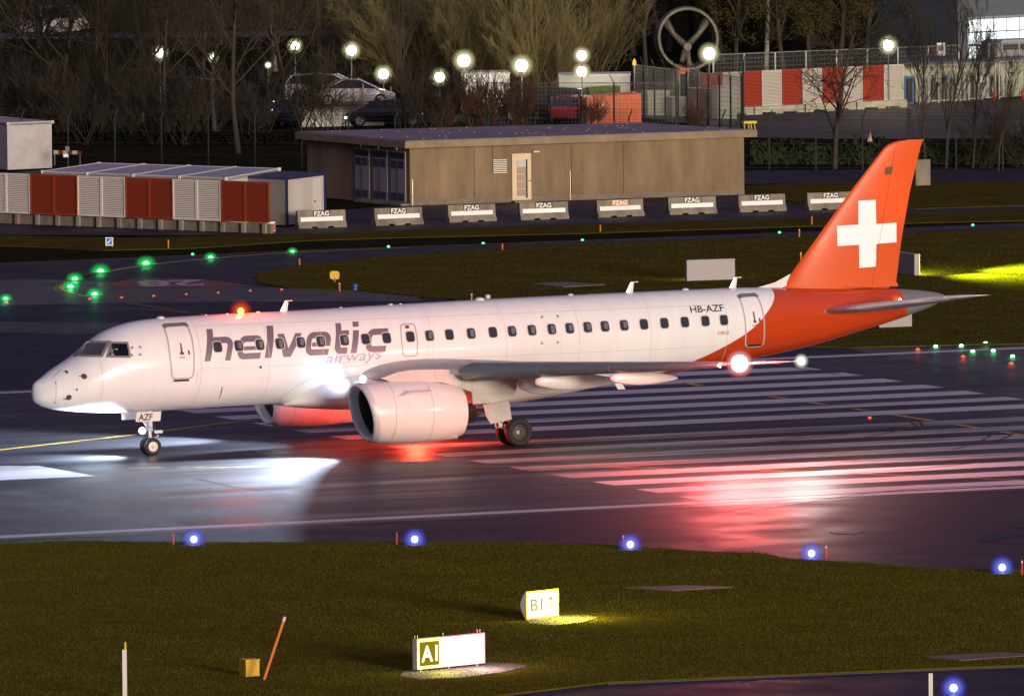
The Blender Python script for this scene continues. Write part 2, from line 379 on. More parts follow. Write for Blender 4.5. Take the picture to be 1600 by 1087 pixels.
word_decal(d1, 'exit', [(280.5, 560), (289.5, 559.4), (280.5, 556.2)], dark, shear=.2); word_decal(d2, 'exit', [(1176, 510), (1184, 509.4), (1176, 506.4)], dark, shear=.2)
# red shows through the lower rear door: covered by the livery paint itself
P = [S(*p) for p in rpoly([(625.5, 507), (647.5, 506), (652, 530), (652, 555.5), (630, 556.5), (627, 530)], 5)]
mb = MB(); V, F = stroke(dense(P, .08, True), .05, True); decal(mb, V, F, .008); ex = mb.build('overwing_exit', dm, plane, smooth=True)
mb = MB(); V, F = stroke([S(633, 511), S(639, 510.7)], .1); decal(mb, V, F, .012); mb.build('exit_handle', redmark, ex)

# cabin windows
WX = [340, 373, 406, 437, 470, 501, 538, 571, 604, 641, 671, 702, 736, 770, 800, 831, 862, 890, 918, 945, 975, 1006, 1038, 1070, 1102, 1131]
wmb_cache = None
for a in WX:
    x, z = S(a, 542-(a-340)*42/791); ww, hh = .18, .2
    P = rrect(x-ww, z-hh, x+ww, z+hh, .11, 4); mb = MB(); decal(mb, P, [tuple(range(len(P)))], .009, .07)
    o = mb.build('cabin_window', glassd, ex if a == 641 else plane)
    mb = MB(); V, F = stroke(P, .03, True); decal(mb, V, F, .013, .07); mb.build('window_surround', wframe, o)
    # window reflection painted as a paler patch in the upper part of some panes
    if a in (373, 406, 437, 470, 501, 538, 671, 736, 800, 831, 862, 890, 918, 945, 975):
        q = .02+.07*((a*7) % 5)/5; mb = MB(); decal(mb, [(x-.02, z+hh-.06), (x-.02, z-.05-q), (x+.1, z-.09-q), (x+ww-.035, z+hh-.08)], [(0, 1, 2, 3)], .0115, .07); mb.build('window_blind', mat('blind_grey', (.13, .13, .15), .4) if 'bl' not in CACHE else CACHE['bl'], o); CACHE.setdefault('bl', bpy.data.materials['blind_grey'])

# big airline name, letter by letter
LH, LX, ST, SH = 1.14, .84, .25, .27
def letter(c):
    Q = []
    def rect(x0, z0, x1, z1): Q.append(([(x0, z0), (x1, z0), (x1, z1), (x0, z1)], [(0, 1, 2, 3)]))
    h = ST/2; t = .2
    if c == 'h': rect(0, 0, ST, LH); w = 1.08; Q.append(stroke([(ST, LX-t/2)]+arc(w-h-.18, LX-t/2-.2, .2, 90, 0)[0:]+[(w-h, 0)], ST*.9)); 
    if c == 'e':
        w = 1.02; m_ = LX*.47; rect(ST, m_-.07, w-ST, m_+.07)
        Q.append(stroke([(w-h, m_-.07)]+[(w-h, LX-.32)]+arc(w-.3, LX-.3, .19, 0, 90)+arc(.3, LX-.3, .19, 90, 180)+arc(.3, .3, .19, 180, 270)+[(w-.04, .11)], .22))
    if c == 'l': rect(0, 0, ST+.03, LH)
    if c == 'v': w = 1.02; m_ = w/2; Q.append(([(0, LX), (ST+.03, LX), (m_, .3), (m_, 0), (m_-.15, 0)], [(0, 1, 2), (2, 3, 4), (0, 2, 4)])); Q.append(([(w, LX), (w-ST-.03, LX), (m_, .3), (m_, 0), (m_+.15, 0)], [(0, 1, 2), (2, 3, 4), (0, 2, 4)]))
    if c == 't': Q.append(stroke([(h, LH-.04), (h, .32)]+arc(.31, .3, .185, 180, 270)+[(.56, .115)], .23)); rect(ST-.005, LX-.17, .56, LX)
    if c == 'i': rect(0, 0, ST, LX-.02); rect(0, LX+.1, ST, LH-.02)
    if c == 'c': w = .9; Q.append(stroke([(w, LX-.11)]+arc(.32, LX-.31, .2, 90, 180)+arc(.32, .31, .2, 180, 270)+[(w-.02, .11)], .22))
    return Q
mb = MB()
for c, u in zip('helvetic', (0, 1.31, 2.48, 2.9, 4.13, 5.33, 6.05, 6.62)):
    for V, F in letter(c):
        decal(mb, [(6.17+(u+a)*.962+SH*b, 3.47+b+.011*u) for a, b in V], F, .0045, .06)
mb.build('airline_name', lettm, plane)
word_decal(plane, 'airways', [(508.5, 574), (597, 565.5), (508.5, 553)], airm, 'airline_name', shear=.25, bold=.012)
word_decal(plane, 'HB-AZF', [(1079.5, 489), (1131.5, 486), (1077, 478.5)], dark, 'registration', bold=.012)
word_decal(plane, 'E190-E2', [(1122, 523.4), (1139, 522), (1122, 518)], redmark, 'type_marking')
# small probes, vents and corner marks
mkg = mat('marking_grey', (.07, .06, .07), .4)
for px, r in (((131.5, 588), .1), ((107.5, 620.5), .1), ((407, 573.5), .055), ((104, 581), .05), ((120, 608.5), .04)):
    x, z = S(*px); P = [(x+r*math.cos(a*.5236), z+r*math.sin(a*.5236)) for a in range(12)]; mb = MB(); decal(mb, P, [tuple(range(12))], .012, .05); mb.build('probe_plate', mkg, plane)
for a, b in (((123, 587.5), (131, 588)), ((98.5, 623), (107, 623)), ((347, 604), (342.5, 622)), ((165, 543), (168, 543)), ((86, 599), (88, 597)), ((84, 628), (88, 629))):
    mb = MB(); V, F = stroke([S(*a), S(*b)], .03); decal(mb, V, F, .012); mb.build('probe_vane', mkg, plane)
for cx, cy, w, h in ((212.5, 548.5, 7, 6.5), (859, 515, 13, 21)):
    for sx in (-1, 1):
        for sy in (-1, 1):
            mb = MB(); x, y = cx+sx*w, cy+sy*h-sx*(w*.055); V, F = stroke([S(x-sx*3, y), S(x, y), S(x, y-sy*3)], .035); decal(mb, V, F, .012); mb.build('corner_mark', mkg, plane)
mb = MB()
for pl in ([(82, 590), (96, 577)], [(87, 595), (87.5, 612), (86, 628)], [(308, 580), (306.5, 599)], [(436, 629), (441, 619), (455, 608), (480, 594), (512, 580), (545, 572), (602, 567)]):
    mb = MB(); V, F = stroke(dense([S(*p) for p in pl], .1), .013); decal(mb, V, F, .01, .2); mb.build('panel_seam', seam, plane)

fseam = mat('faint_skin_joint', (.52, .51, .51), .5)
for x in (2.25, 6.05, 8.75, 10.9, 15.3, 18.3, 21.25, 24.2, 27.4):
    zc, h, w_ = fsec(x); mb = MB(); V, F = stroke([(x, zc-h*.86+1.86*h*.98*k/30) for k in range(31)], .016); mb.add([onS(a, b, .006) for a, b in V], F); mb.build('skin_joint', fseam, plane)
for zz in (3.2, 4.72):
    mb = MB(); V, F = stroke([(6.1+.5*k, zz) for k in range(43)], .014); mb.add([onS(a, b, .0055) for a, b in V], F); mb.build('skin_joint', fseam, plane)
# aerials and roof bumps
def aerial(x, h=.38, lw=.3, z0=None):
    z = topf(math.sqrt(x))-.02; mb = MB(); mb.loft([[L(x+dx, s*.02, z) for dx, s in ((0, 0), (lw/2, -1), (lw, 0), (lw/2, 1))], [L(x+.3*h+.1+dx*.45, s*.012, z+h) for dx, s in ((0, 0), (lw/2, -1), (lw, 0), (lw/2, 1))]]); mb.box(*L(x+.3*h+.1, -.02, z+h), *L(x+.3*h+.4, .02, z+h+.03)); return mb.build('aerial', white2, plane)
for x in (9.85, 23.85, 28.1): aerial(x)
for x, r in ((5.1, .16), (6.9, .06), (7.75, .06), (9.0, .09), (12.3, .06), (14.3, .1), (14.7, .07), (17.9, .2), (21.6, .12), (26.3, .14)):
    mb = MB(); mb.ball(L(x, 0, topf(math.sqrt(x))), r, 10, .45); mb.build('roof_fitting', white2, plane, smooth=True)
mb = MB(); mb.obox(L(23.3, -.02, botf(math.sqrt(23.3))+.03), (.3, 0, 0), (0, .04, 0), (.2, 0, -.32)); mb.build('aerial', white2, plane)

# lifting surfaces
def foil(n=14, t=.12):
    up = [(.5-.5*math.cos(math.pi*i/n)) for i in range(n+1)]
    th = lambda c: 5*t*(.2969*math.sqrt(c)-.126*c-.3516*c*c+.2843*c**3-.1036*c**4)
    return [(c, th(c)+.02*math.sin(math.pi*c)) for c in up[::-1]] + [(c, -th(c)+.02*math.sin(math.pi*c)) for c in up[1:-1]]
def surf_rings(st, side, t=.12):            # stations: y, xle, xte, z
    prof = foil(14, t); return [[L(xl+c*(xt-xl), side*y, z+q*(xt-xl)*(tt/.12)) for c, q in prof] for y, xl, xt, z, tt in st]
WING = [(.9, 12.1, 18.9, 2.62, .13), (1.7, 12.62, 18.95, 2.72, .125), (3.4, 13.65, 19.05, 2.86, .12), (5.5, 14.85, 19.15, 3.01, .11), (8, 16.3, 19.85, 3.18, .105), (11, 18.0, 20.7, 3.38, .1), (14, 19.72, 21.6, 3.58, .1), (15.4, 20.5, 22.05, 3.68, .09), (16.2, 21.3, 22.45, 3.74, .08), (16.7, 22.1, 22.75, 3.78, .07), (16.9, 22.65, 22.95, 3.8, .06)]
def wing_at(y):
    for a, b in zip(WING, WING[1:]):
        if a[0] <= y <= b[0]: k = (y-a[0])/(b[0]-a[0]); return [p+(q-p)*k for p, q in zip(a, b)]
wings = []
for side in (-1, 1):
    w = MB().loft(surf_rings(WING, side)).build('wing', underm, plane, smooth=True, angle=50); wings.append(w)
    segs = [(5.35, 8.3), (8.33, 11.1), (11.13, 13.3), (13.33, 15.3)]
    for y0, y1 in segs:                       # leading-edge slats
        rg = []
        for y in (y0, y1):
            yy, xl, xt, z, tt = wing_at(y); c = xt-xl; prof = foil(14, .12)
            ring = [(p, q*1.75-.012*math.sin(math.pi*p/.2)) for p, q in prof if p < .17]
            k0 = [(p, q) for p, q in ring if q > .005]; k1 = [(p, q) for p, q in ring if q <= .005]
            rg.append([L(xl-.1+p*c, side*y, z-.03+q*c*(tt/.12)) for p, q in k0+k1])
        MB().loft(rg).build('slat', slatm, w, smooth=True, angle=40)
    for y, x0, x1, zt, hh in ((5.6, 16.9, 19.2, 2.72, .42), (8.2, 16.4, 19.75, 2.95, .33), (11.2, 18.0, 20.7, 3.2, .27)):
        rg = []
        for i in range(15):
            k = i/14; x = x0+(x1-x0)*k; r = hh*math.sin(math.pi*(.04+.93*k)**.8)**.75
            rg.append([L(x, side*y+.17*math.sin(a)*r/hh, zt-.12-.1*k+r*math.cos(a)*.95-.25*hh) for a in [2*math.pi*j/16 for j in range(16)]])
        MB().loft(rg).build('flap_track_fairing', white2, w, smooth=True)

def engine(side):
    yc = side*4.6; mb = MB(); zc0 = 1.6
    def ring(x, r, z, sq_=1.0): return [L(x+.22*(-math.cos(a))*1.0 if x < 11.6 else x, yc+r*math.sin(a), z+r*math.cos(a)*sq_) for a in [2*math.pi*k/48 for k in range(48)]]
    outer = [(11.28, 1.1), (11.6, 1.135), (12.1, 1.165), (12.7, 1.175), (13.3, 1.16), (13.9, 1.11), (14.4, 1.03), (14.92, .92)]
    n = MB().loft([ring(x, r, 1.6-.012*(x-11)*2) for x, r in outer], False).build('engine_nacelle', white2, plane, smooth=True)
    lip = [(11.28, 1.1), (11.13, 1.07), (11.05, 1.02), (11.06, .97), (11.15, .92), (11.4, .885)]
    MB().loft([ring(x, r, 1.6) for x, r in lip], False).build('intake_lip', lipm, n, smooth=True)
    MB().loft([ring(x, r, 1.6) for x, r in [(11.4, .885), (12.0, .89), (12.5, .93)]], False).build('intake_duct', mat('duct_dark', (.05, .05, .055), .5), n, smooth=True)
    mb = MB()
    for k in range(18):
        a = 2*math.pi*k/18; a2 = a+.24
        p = lambda r, an, dx: L(12.2+dx, yc+r*math.sin(an), 1.58+r*math.cos(an))
        mb.quad(p(.25, a, 0), p(.91, a+.05, .05), p(.91, a2+.05, .22), p(.25, a2, .18))
    mb.lathe(L(11.75, yc, 1.58), (1, 0, 0), [(0, 0), (.1, .09), (.25, .19), (.5, .27), (.7, .28)], 20)
    mb.build('fan', fanm, n)
    MB().lathe(L(14.45, yc, 1.5), (1, 0, 0), [(.47, .92), (.44, .88), (-.3, .86)], 40).build('bypass_duct', mat('duct_metal', (.2, .19, .18), .5, metal=.6), n, smooth=True)
    MB().lathe(L(14.2, yc, 1.4), (1, 0, 0), [(-.2, .6), (.3, .58), (.75, .47), (1.32, .33), (1.3, .3), (.9, .3)], 32).build('core_nozzle', hotm, n, smooth=True)
    MB().lathe(L(15.0, yc, 1.4), (1, 0, 0), [(0, .27), (.45, .2), (.95, .03)], 20).build('exhaust_plug', hotm, n, smooth=True)
    mb = MB()                                  # panel joints, strake, chine fence
    for x, w_ in ((11.95, .01), (13.45, .01)):
        mb = MB()
        r = [b for a, b in outer if a >= x][0]; r = np.interp(x, [a for a, b in outer], [b for a, b in outer])+.003
        for k in range(47): 
            mb.quad(*[L(x+dx, yc+r*math.sin(a), 1.6-.024*(x-11)+r*math.cos(a)) for dx, a in ((-w_, 2*math.pi*k/48), (w_, 2*math.pi*k/48), (w_, 2*math.pi*(k+1)/48), (-w_, 2*math.pi*(k+1)/48))])
        mb.build('panel_seam', seam, n)
    MB().loft([[L(12.05, yc-1.02, 2.2), L(12.06, yc-1.02, 2.2), L(12.06, yc-1.02, 2.21)], [L(12.5, yc-1.0, 2.24), L(12.55, yc-1.14, 2.36), L(12.5, yc-.95, 2.42)], [L(13.4, yc-1.0, 2.24), L(13.4, yc-1.1, 2.36), L(13.4, yc-.93, 2.42)]]).build('strake', white2, n)
    MB().loft([[L(13.0, yc-.35, .45), L(13.0, yc-.3, .44), L(13.0, yc-.25, .46)], [L(14.7, yc-.5, .62), L(14.75, yc-.3, .52), L(14.6, yc+.2, .7)]]).build('drain_mast', white2, n)
    # pylon
    prof = [(595, 591), (620, 582), (643, 578), (690, 577), (737, 579), (812, 583), (806, 612), (801, 622), (770, 629), (739, 631.5), (737, 612), (712, 603), (690, 597), (640, 596), (610, 596)]
    P = []
    for p in prof:
        q = AY(p[0], p[1], AY0-4.6-.25); P.append((q.x-AX0, q.z))
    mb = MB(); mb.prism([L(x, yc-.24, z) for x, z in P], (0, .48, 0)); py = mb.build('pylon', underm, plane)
    mb = MB(); sd = yc-.245
    for pl in ([(737, 580), (739, 631)], [(739, 616), (803, 614)], [(770, 581), (769, 594)], [(720, 579), (722, 603)], [(680, 577), (682, 596)], [(739, 595), (808, 596)]):
        Q = []
        for p in pl: q = AY(p[0], p[1], AY0-4.6-.25); Q.append((q.x-AX0, q.z))
        V, F = stroke(Q, .02); MB().add([L(a, sd-.003, b) for a, b in V], F).build('panel_seam', seam, py)
    mb = MB()
    for u, w_ in ((12.0, .02), (12.14, .05), (12.28, .08)): mb.quad(L(u, yc-1.175*math.cos(.68)-.008, .87), L(u+w_, yc-1.175*math.cos(.68)-.008, .87), L(u+w_, yc-1.175*math.cos(.64)-.008, .91), L(u, yc-1.175*math.cos(.64)-.008, .91))
    mb.build('small_marking', redmark, n)
    return n
engine(-1); engine(1)

# fin and rudder
FIN = [(29.6, 35.15, 5.05), (30.3, 35.05, 5.25), (31.6, 35.28, 6.8), (33.1, 35.65, 8.6), (34.55, 36.1, 10.22), (34.72, 36.15, 10.36), (35.0, 36.2, 10.47), (35.5, 36.26, 10.53)]
def fin_rings(st, t=.1):
    prof = foil(14, t); return [[L(xl+c*(xt-xl), q0*(xt-xl)*.85, z) for c, q0 in [(c, q-.02*math.sin(math.pi*c)) for c, q in prof]] for xl, xt, z in st]
finm = mat('fin_paint', (.68, .088, .006), .42, coat=.12, bump=.05, bscale=2.5)
fin = MB().loft(fin_rings(FIN)).build('tail_fin', finm, plane, smooth=True, angle=50)
def finy(x, z):
    for (a0, b0, z0), (a1, b1, z1) in zip(FIN, FIN[1:]):
        if z0 <= z <= z1:
            k = (z-z0)/(z1-z0); a, b = a0+(a1-a0)*k, b0+(b1-b0)*k; c = min(max((x-a)/(b-a), 0), 1)
            return 5*.1*(.2969*math.sqrt(c)-.126*c-.3516*c*c+.2843*c**3-.1036*c**4)*(b-a)*.85
    return 0
def on_fin(px, off): 
    y = -.15
    for i in range(6):
        p = AY(px[0], px[1], y+AY0); y = -finy(p.x-AX0, p.z)
    return p+Vector((0, -off, 0))
crossm = mat('white_cross', (.84, .95, .98), .45, coat=.1)
C4 = [(1341, 313.5), (1368, 312.5), (1369, 350), (1400.5, 348), (1400.5, 378.5), (1369, 381), (1368.5, 416.5), (1342.5, 418.5), (1342, 382.5), (1308.5, 384.5), (1307.5, 353), (1341, 351)]
mb = MB()
for q in ((0, 1, 2, 11), (11, 2, 5, 8), (8, 5, 6, 7), (10, 11, 8, 9), (2, 3, 4, 5)):
    a, b, c, d = [Vector(C4[i]) for i in q]
    for i in range(8):
        for j in range(8):
            f_ = lambda s, t: on_fin(((a*(1-s)+b*s)*(1-t)+(d*(1-s)+c*s)*t), .012)
            mb.quad(f_(i/8, j/8), f_((i+1)/8, j/8), f_((i+1)/8, (j+1)/8), f_(i/8, (j+1)/8))
mb.build('white_cross', crossm, fin, smooth=True)
mb = MB(); mb.quad(*[on_fin(p, .02) for p in ((1383.5, 262), (1395, 260.5), (1392.5, 272), (1382, 273.5))]); mb.build('vent_grille', mat('vent_grille', (.1, .05, .03), .5), fin)
mb = MB(); 
for a, b in (((1400, 222), (1362, 449)), ((1315, 449), (1390, 449))):
    pts = [on_fin(Vector(a)*(1-k/12)+Vector(b)*k/12, .012) for k in range(13)]
    for p, q in zip(pts, pts[1:]): 
        s_ = Vector((.012, 0, 0)) if a[1] < 300 else Vector((0, 0, .02)); mb.quad(p-s_, p+s_, q+s_, q-s_)
mb.build('rudder_seam', mat('rudder_seam', (.4, .05, .02), .5), fin)
zt = lambda x: topf(math.sqrt(x))
mb = MB(); mb.loft([[L(29.3, .0, zt(29.3)), L(29.3, .01, zt(29.3)), L(29.3, -.01, zt(29.3))], [L(30.0, 0, 5.38), L(30.1, .1, 5.15), L(30.1, -.1, 5.15)], [L(30.75, 0, 5.72), L(30.9, .13, 5.15), L(30.9, -.13, 5.15)]]); mb.build('dorsal_fillet', white, plane)
# tailplane
ST_ = [(.35, 31.2, 34.9, 4.2, .1), (.9, 31.65, 35.0, 4.29, .1), (3.2, 33.0, 35.45, 4.64, .095), (5.4, 34.3, 35.95, 4.96, .09), (5.75, 34.8, 36.02, 5.01, .08), (5.9, 35.3, 36.05, 5.03, .06)]
for side in (-1, 1):
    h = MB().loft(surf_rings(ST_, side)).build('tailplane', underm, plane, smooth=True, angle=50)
    rg = []
    for y in (.95, 2.2, 3.8, 5.45):
        for a, b in zip(ST_, ST_[1:]):
            if a[0] <= y <= b[0]: k = (y-a[0])/(b[0]-a[0]); s_ = [p+(q-p)*k for p, q in zip(a, b)]
        c = s_[2]-s_[1]; ring = [(p, q*1.05) for p, q in foil(14, .12) if p < .2]
        rg.append([L(s_[1]-.02+p*c, side*y, s_[3]+q*c*(s_[4]/.12)) for p, q in [t for t in ring if t[1] > .005]+[t for t in ring if t[1] <= .005]])
    MB().loft(rg).build('leading_edge', lipm, h, smooth=True)

# undercarriage
def wheel(parent, c, R, W, rm):
    c = Vector(c); w = W/2
    t = MB().lathe(c, (0, 1, 0), [(-w*.55, R*.56), (-w*.85, R*.62), (-w, R*.8), (-w*.86, R*.93), (-w*.5, R*.995), (0, R), (w*.5, R*.995), (w*.86, R*.93), (w, R*.8), (w*.85, R*.62), (w*.55, R*.56)], 40).build('wheel', tyrem, parent, smooth=True)
    rb = MB().lathe(c, (0, 1, 0), [(-w*.55, R*.57), (-w*.6, R*.5), (-w*.35, R*.42), (-w*.4, R*.22), (-w*.75, R*.15), (-w*.75, 0)], 28)
    rb.lathe(c, (0, 1, 0), [(w*.55, R*.57), (w*.4, R*.3), (w*.4, 0)], 28).build('rim', rm, t, smooth=True, angle=35)
    MB().lathe(c+Vector((0, -w*.76, 0)), (0, -1, 0), [(0, R*.12), (.02, R*.1), (.02, 0)], 14).build('hub_cap', dark, t)
    return t
ng = MB(); ng.tube([L(4.62, 0, 1.75), L(4.62, 0, .9)], [.1, .1], 14); ng.tube([L(4.62, 0, .95), L(4.64, 0, .34)], [.065, .065], 12); ng.tube([L(4.64, -.3, .33), L(4.64, .3, .33)], .05, 10)
ng.tube([L(4.05, 0, 1.7), L(4.55, 0, 1.0)], .035, 8); ng.tube([L(4.2, -.14, 1.7), L(4.58, -.05, .95)], .022, 8); ng.tube([L(4.72, 0, .95), L(4.95, 0, .72), L(4.72, 0, .42)], .028, 8)
ngo = ng.build('nose_gear', strutm, plane, smooth=True)
MB().box(*L(4.78, -.1, .8), *L(5.1, .1, .9)).build('torque_link', strutm, ngo)
for y in (-.2, .2): wheel(ngo, L(4.65, y, .33), .33, .2, rimm)
for pts_ in ([L(4.52, -.11, 1.6), L(4.46, -.13, 1.2), L(4.53, -.08, .85), L(4.6, -.1, .45)], [L(4.72, -.09, 1.5), L(4.76, -.12, 1.1), L(4.7, -.08, .6)], [L(4.55, .1, 1.55), L(4.5, .12, 1.0), L(4.58, .08, .5)]): MB().tube(pts_, .013, 5).build('hose', dark, ngo, smooth=True)
MB().tube([L(4.6, -.16, 1.05), L(4.6, .16, 1.05)], .035, 8).build('steering_actuator', greym, ngo)
nd = MB(); nd.obox(L(3.88, -.47, 1.28), (.97, 0, 0), (0, .03, 0), (0, -.1, .36)); ndo = nd.build('nose_gear_door', white, plane)
MB().obox(L(3.7, .42, 1.3), (1.1, 0, 0), (0, .03, 0), (0, .06, .34)).build('nose_gear_door', white, plane)
V, F = text_faces('AZF', bold=.015); V = fit(V, 0, .55, 0, .24); mb = MB(); mb.add([L(3.97+a, -.47-.1*(b+.08)/.36-.006, 1.33+b) for a, b in V], F); mb.build('registration', dark, ndo)
for side in (-1, 1):
    mg = MB(); yl = side*2.97
    mg.tube([L(17.55, yl*.93, 2.3), L(17.7, yl, .95)], [.13, .12], 14); mg.tube([L(17.7, yl, 1.0), L(17.85, yl, .52)], [.09, .085], 12); mg.tube([L(17.85, yl-.55, .52), L(17.85, yl+.55, .52)], .075, 12)
    mg.tube([L(17.6, yl, 1.9), L(17.6, yl*.45, 1.6)], .06, 8); mg.tube([L(17.55, yl, 1.0), L(17.3, yl, .75), L(17.7, yl, .5)], .035, 8); mg.tube([L(17.5, yl-.1, .8), L(17.55, yl-.1, .5)], .08, 8)
    mo = mg.build('main_gear', strutm, plane, smooth=True)
    for y in (yl-.42, yl+.42): wheel(mo, L(17.9, y, .52), .52, .33, rimd)
    for dy in (-.16, .14): MB().tube([L(17.5, yl+dy*.6, 1.8), L(17.45, yl+dy, 1.2), L(17.55, yl+dy*.8, .9), L(17.75, yl+dy*1.6, .55)], .018, 5).build('hose', dark, mo, smooth=True)
    MB().tube([L(17.62, yl-.2, 1.5), L(17.62, yl+.2, 1.5)], .05, 8).build('hinge_pin', greym, mo)
    dr = MB(); P = [AY(p[0], p[1], AY0-3.2) for p in ((756, 632), (794, 624), (799.5, 655), (767, 662), (760, 650))]; P = [(q.x-AX0, q.z) for q in P]
    dr.prism([L(x, side*3.2, z) for x, z in P], (0, side*-.05, 0)); dr.build('main_gear_door', underm, plane)
    mb = MB(); mb.lathe(L(17.25, yl-.05, .78), (1, .4, 0), [(-.08, .1), (.1, .11), (.14, .06), (.14, 0)], 12).build('brake_unit', strutm, mo)

# aircraft lamps
em_w = glow('landing_lamp', (.86, .93, 1), 8); em_red = glow('red_beacon', (1, .55, .1), 12); em_navr = glow('wingtip_lamp', (1, .82, .78), 60); em_ww = glow('tail_lamp', (.95, 1, .85), 40)
LAND = (.6, .76, 1)
o = MB().ball(L(4.28, -.12, .92), .13).build('taxi_light', em_w, plane)
lamp('taxi_light_beam', L(4.12, -.12, .93), LAND, 15000, plane, .2, spot=116, blend=1, aim=(-1, .05, -.1))
for side in (-1, 1):
    MB().ball(L(12.3, side*1.95, 2.62), .12).build('landing_light', em_w, plane)
    lamp('landing_light_beam', L(12.14, side*1.97, 2.62), LAND, 300 if side < 0 else 9000, plane, .09, spot=125, blend=1, aim=(-1, side*.02, -.12))
    lamp('turnoff_light_beam', L(12.1, side*2.05, 2.6), LAND, 85000, plane, .22, spot=68, blend=.5, aim=(-1, side*.72, -.07))
MB().ball(L(8.3, 0, 5.14), .12, 12).build('beacon', em_red, plane)
halo_shells(L(8.3, 0, 5.14), .15, .42, (1, .2, .02), (1, .02, 0), plane)
lamp('beacon_glow', L(8.3, 0, 5.5), (1, .1, .03), 260, plane, .08)
MB().ball(L(15.3, 0, 1.22), .12, 12).build('beacon', em_red, plane)
lamp('beacon_glow', L(15.3, 0, 1.0), (1, .06, .03), 1300, plane, .08)
MB().ball(L(20.9, -16.02, 3.74), .3).build('navigation_light', em_navr, plane); halo_shells(L(20.9, -16.02, 3.74), .34, .55, (1, .7, .66), (1, .1, .08), plane); halo_shells(L(22.95, -16.86, 3.8), .16, .28, (.95, 1, .8), (.7, .75, .5), plane)
lamp('navigation_light_glow', L(20.75, -16.35, 3.85), (1, .13, .12), 11500, plane, .25)
MB().ball(L(22.95, -16.86, 3.8), .13).build('navigation_light', em_ww, plane)
lamp('strobe_glow', L(23.1, -17.0, 3.85), (1, .98, .9), 1500, plane, .1)
MB().ball(L(34.9, -.62, 4.58), .05).build('logo_light', em_ww, plane)
lamp('logo_light_beam', L(34.3, -2.6, 4.72), (1, .55, .12), 500, plane, .08, spot=50, blend=.9, aim=(1.2, 2.4, 5.6))

lamp('cockpit_light', L(3.5, -.3, 4.2), (1, .85, .7), 2.5, plane, .05)  # added fill lamp that makes the pilot visible
# the pilot behind the side glass
pm = bmesh.new()
pl = thing('person', 'pilot with dark hair and white shirt seen through the cockpit side window', 'person', L(2.93, -.62, 3.35))
chain = [((2.95, 0, 3.35), .2), ((2.95, 0, 3.62), .19), ((2.93, 0, 3.74), .12), ((2.9, 0, 3.83), .062), ((2.88, 0, 3.93), .085), ((2.86, 0, 4.02), .1), ((2.87, 0, 4.1), .07)]
rg = []
for (x, y, z), r in chain:
    sy = 1.15 if z < 3.7 else .85
    rg.append([L(x+r*math.cos(a)*(.75 if z < 3.75 else 1)-(.025 if (3.9 < z < 4.06 and math.cos(a) < -.8) else 0), -.62+r*sy*math.sin(a), z) for a in [2*math.pi*k/16 for k in range(16)]])
shirt = mat('white_shirt', (.7, .7, .7), .7); skin = mat('skin', (.42, .25, .18), .55)
bo = MB().loft(rg[3:]).build('head', skin, pl, smooth=True)
MB().loft(rg[:4]).build('shirt', shirt, pl, smooth=True)
hr = [[L(2.885+(r+.012)*math.cos(a)+.02, -.62+(r+.012)*.85*math.sin(a), z) for a in [2*math.pi*k/16 for k in range(16)]] for z, r in ((4.0, .085), (4.06, .1), (4.11, .075), (4.13, .03))]
MB().loft(hr).build('hair', mat('dark_hair', (.02, .014, .01), .7), bo, smooth=True)

# ================================================================== ground
def asphalt(name, col, col2, rough, rvar=.12, stretch=(1, 1, 1), spec=.4):
    M = mat(name, col, rough, spec=spec, col2=col2, vscale=.22, bump=.25, bscale=14, stretch=stretch, detail=9)
    nt = M.node_tree; b = nt.nodes['Principled BSDF']; mp = [n for n in nt.nodes if n.type == 'MAPPING'][0]
    n = nt.nodes.new('ShaderNodeTexNoise'); n.inputs['Scale'].default_value = .35; n.inputs['Detail'].default_value = 8; nt.links.new(mp.outputs[0], n.inputs['Vector'])
    mr = nt.nodes.new('ShaderNodeMapRange'); mr.inputs[1].default_value = .3; mr.inputs[2].default_value = .7; mr.inputs[3].default_value = rough-rvar; mr.inputs[4].default_value = rough+rvar
    nt.links.new(n.outputs['Fac'], mr.inputs[0]); nt.links.new(mr.outputs[0], b.inputs['Roughness']); return M
def sheet(name, pts, m_, z, parent=None):
    pts = [Vector((p[0], p[1], z)) for p in pts]; mb = MB(); mb.add(pts, [tuple(range(len(pts)))]); return mb.build(name, m_, parent)
def gp(pxs, z=0): return [G(a, b, z) for a, b in pxs]
runm = asphalt('runway_asphalt', (.04, .036, .038), (.019, .017, .02), .43, .17, (.07, 1.3, 1), .3)
taxm = asphalt('taxiway_asphalt', (.026, .027, .042), (.016, .016, .026), .6, spec=.16)
roadm = asphalt('road_asphalt', (.036, .031, .042), (.024, .021, .03), .65, spec=.15)
lotm = asphalt('yard_asphalt', (.12, .11, .095), (.07, .062, .055), .8, spec=.08); cpm = asphalt('car_park_asphalt', (.035, .033, .03), (.02, .02, .018), .9, spec=0)
concm = asphalt('worn_concrete', (.085, .075, .068), (.05, .045, .042), .5, .1)
grassm = mat('grass_turf', (.12, .115, .014), .9, spec=0, col2=(.09, .064, .009), vscale=.9, bump=.9, bscale=5, detail=10)
earthm = mat('dark_turf', (.03, .03, .014), .95, spec=0, col2=(.016, .014, .008), vscale=.4, bump=.7, bscale=3, detail=9)
bankm = mat('bank_grass', (.07, .1, .02), .95, spec=0, col2=(.03, .038, .01), vscale=.25, bump=.7, bscale=3, detail=9)
paint = mat('white_marking_paint', (.62, .61, .6), .5, spec=.4, var=.12, vscale=3, stretch=(.2, 3, 1))
yel = mat('yellow_marking_paint', (.55, .33, .03), .55, var=.25, vscale=2)
yeld = mat('worn_yellow_paint', (.22, .14, .02), .55, var=.4, vscale=2)
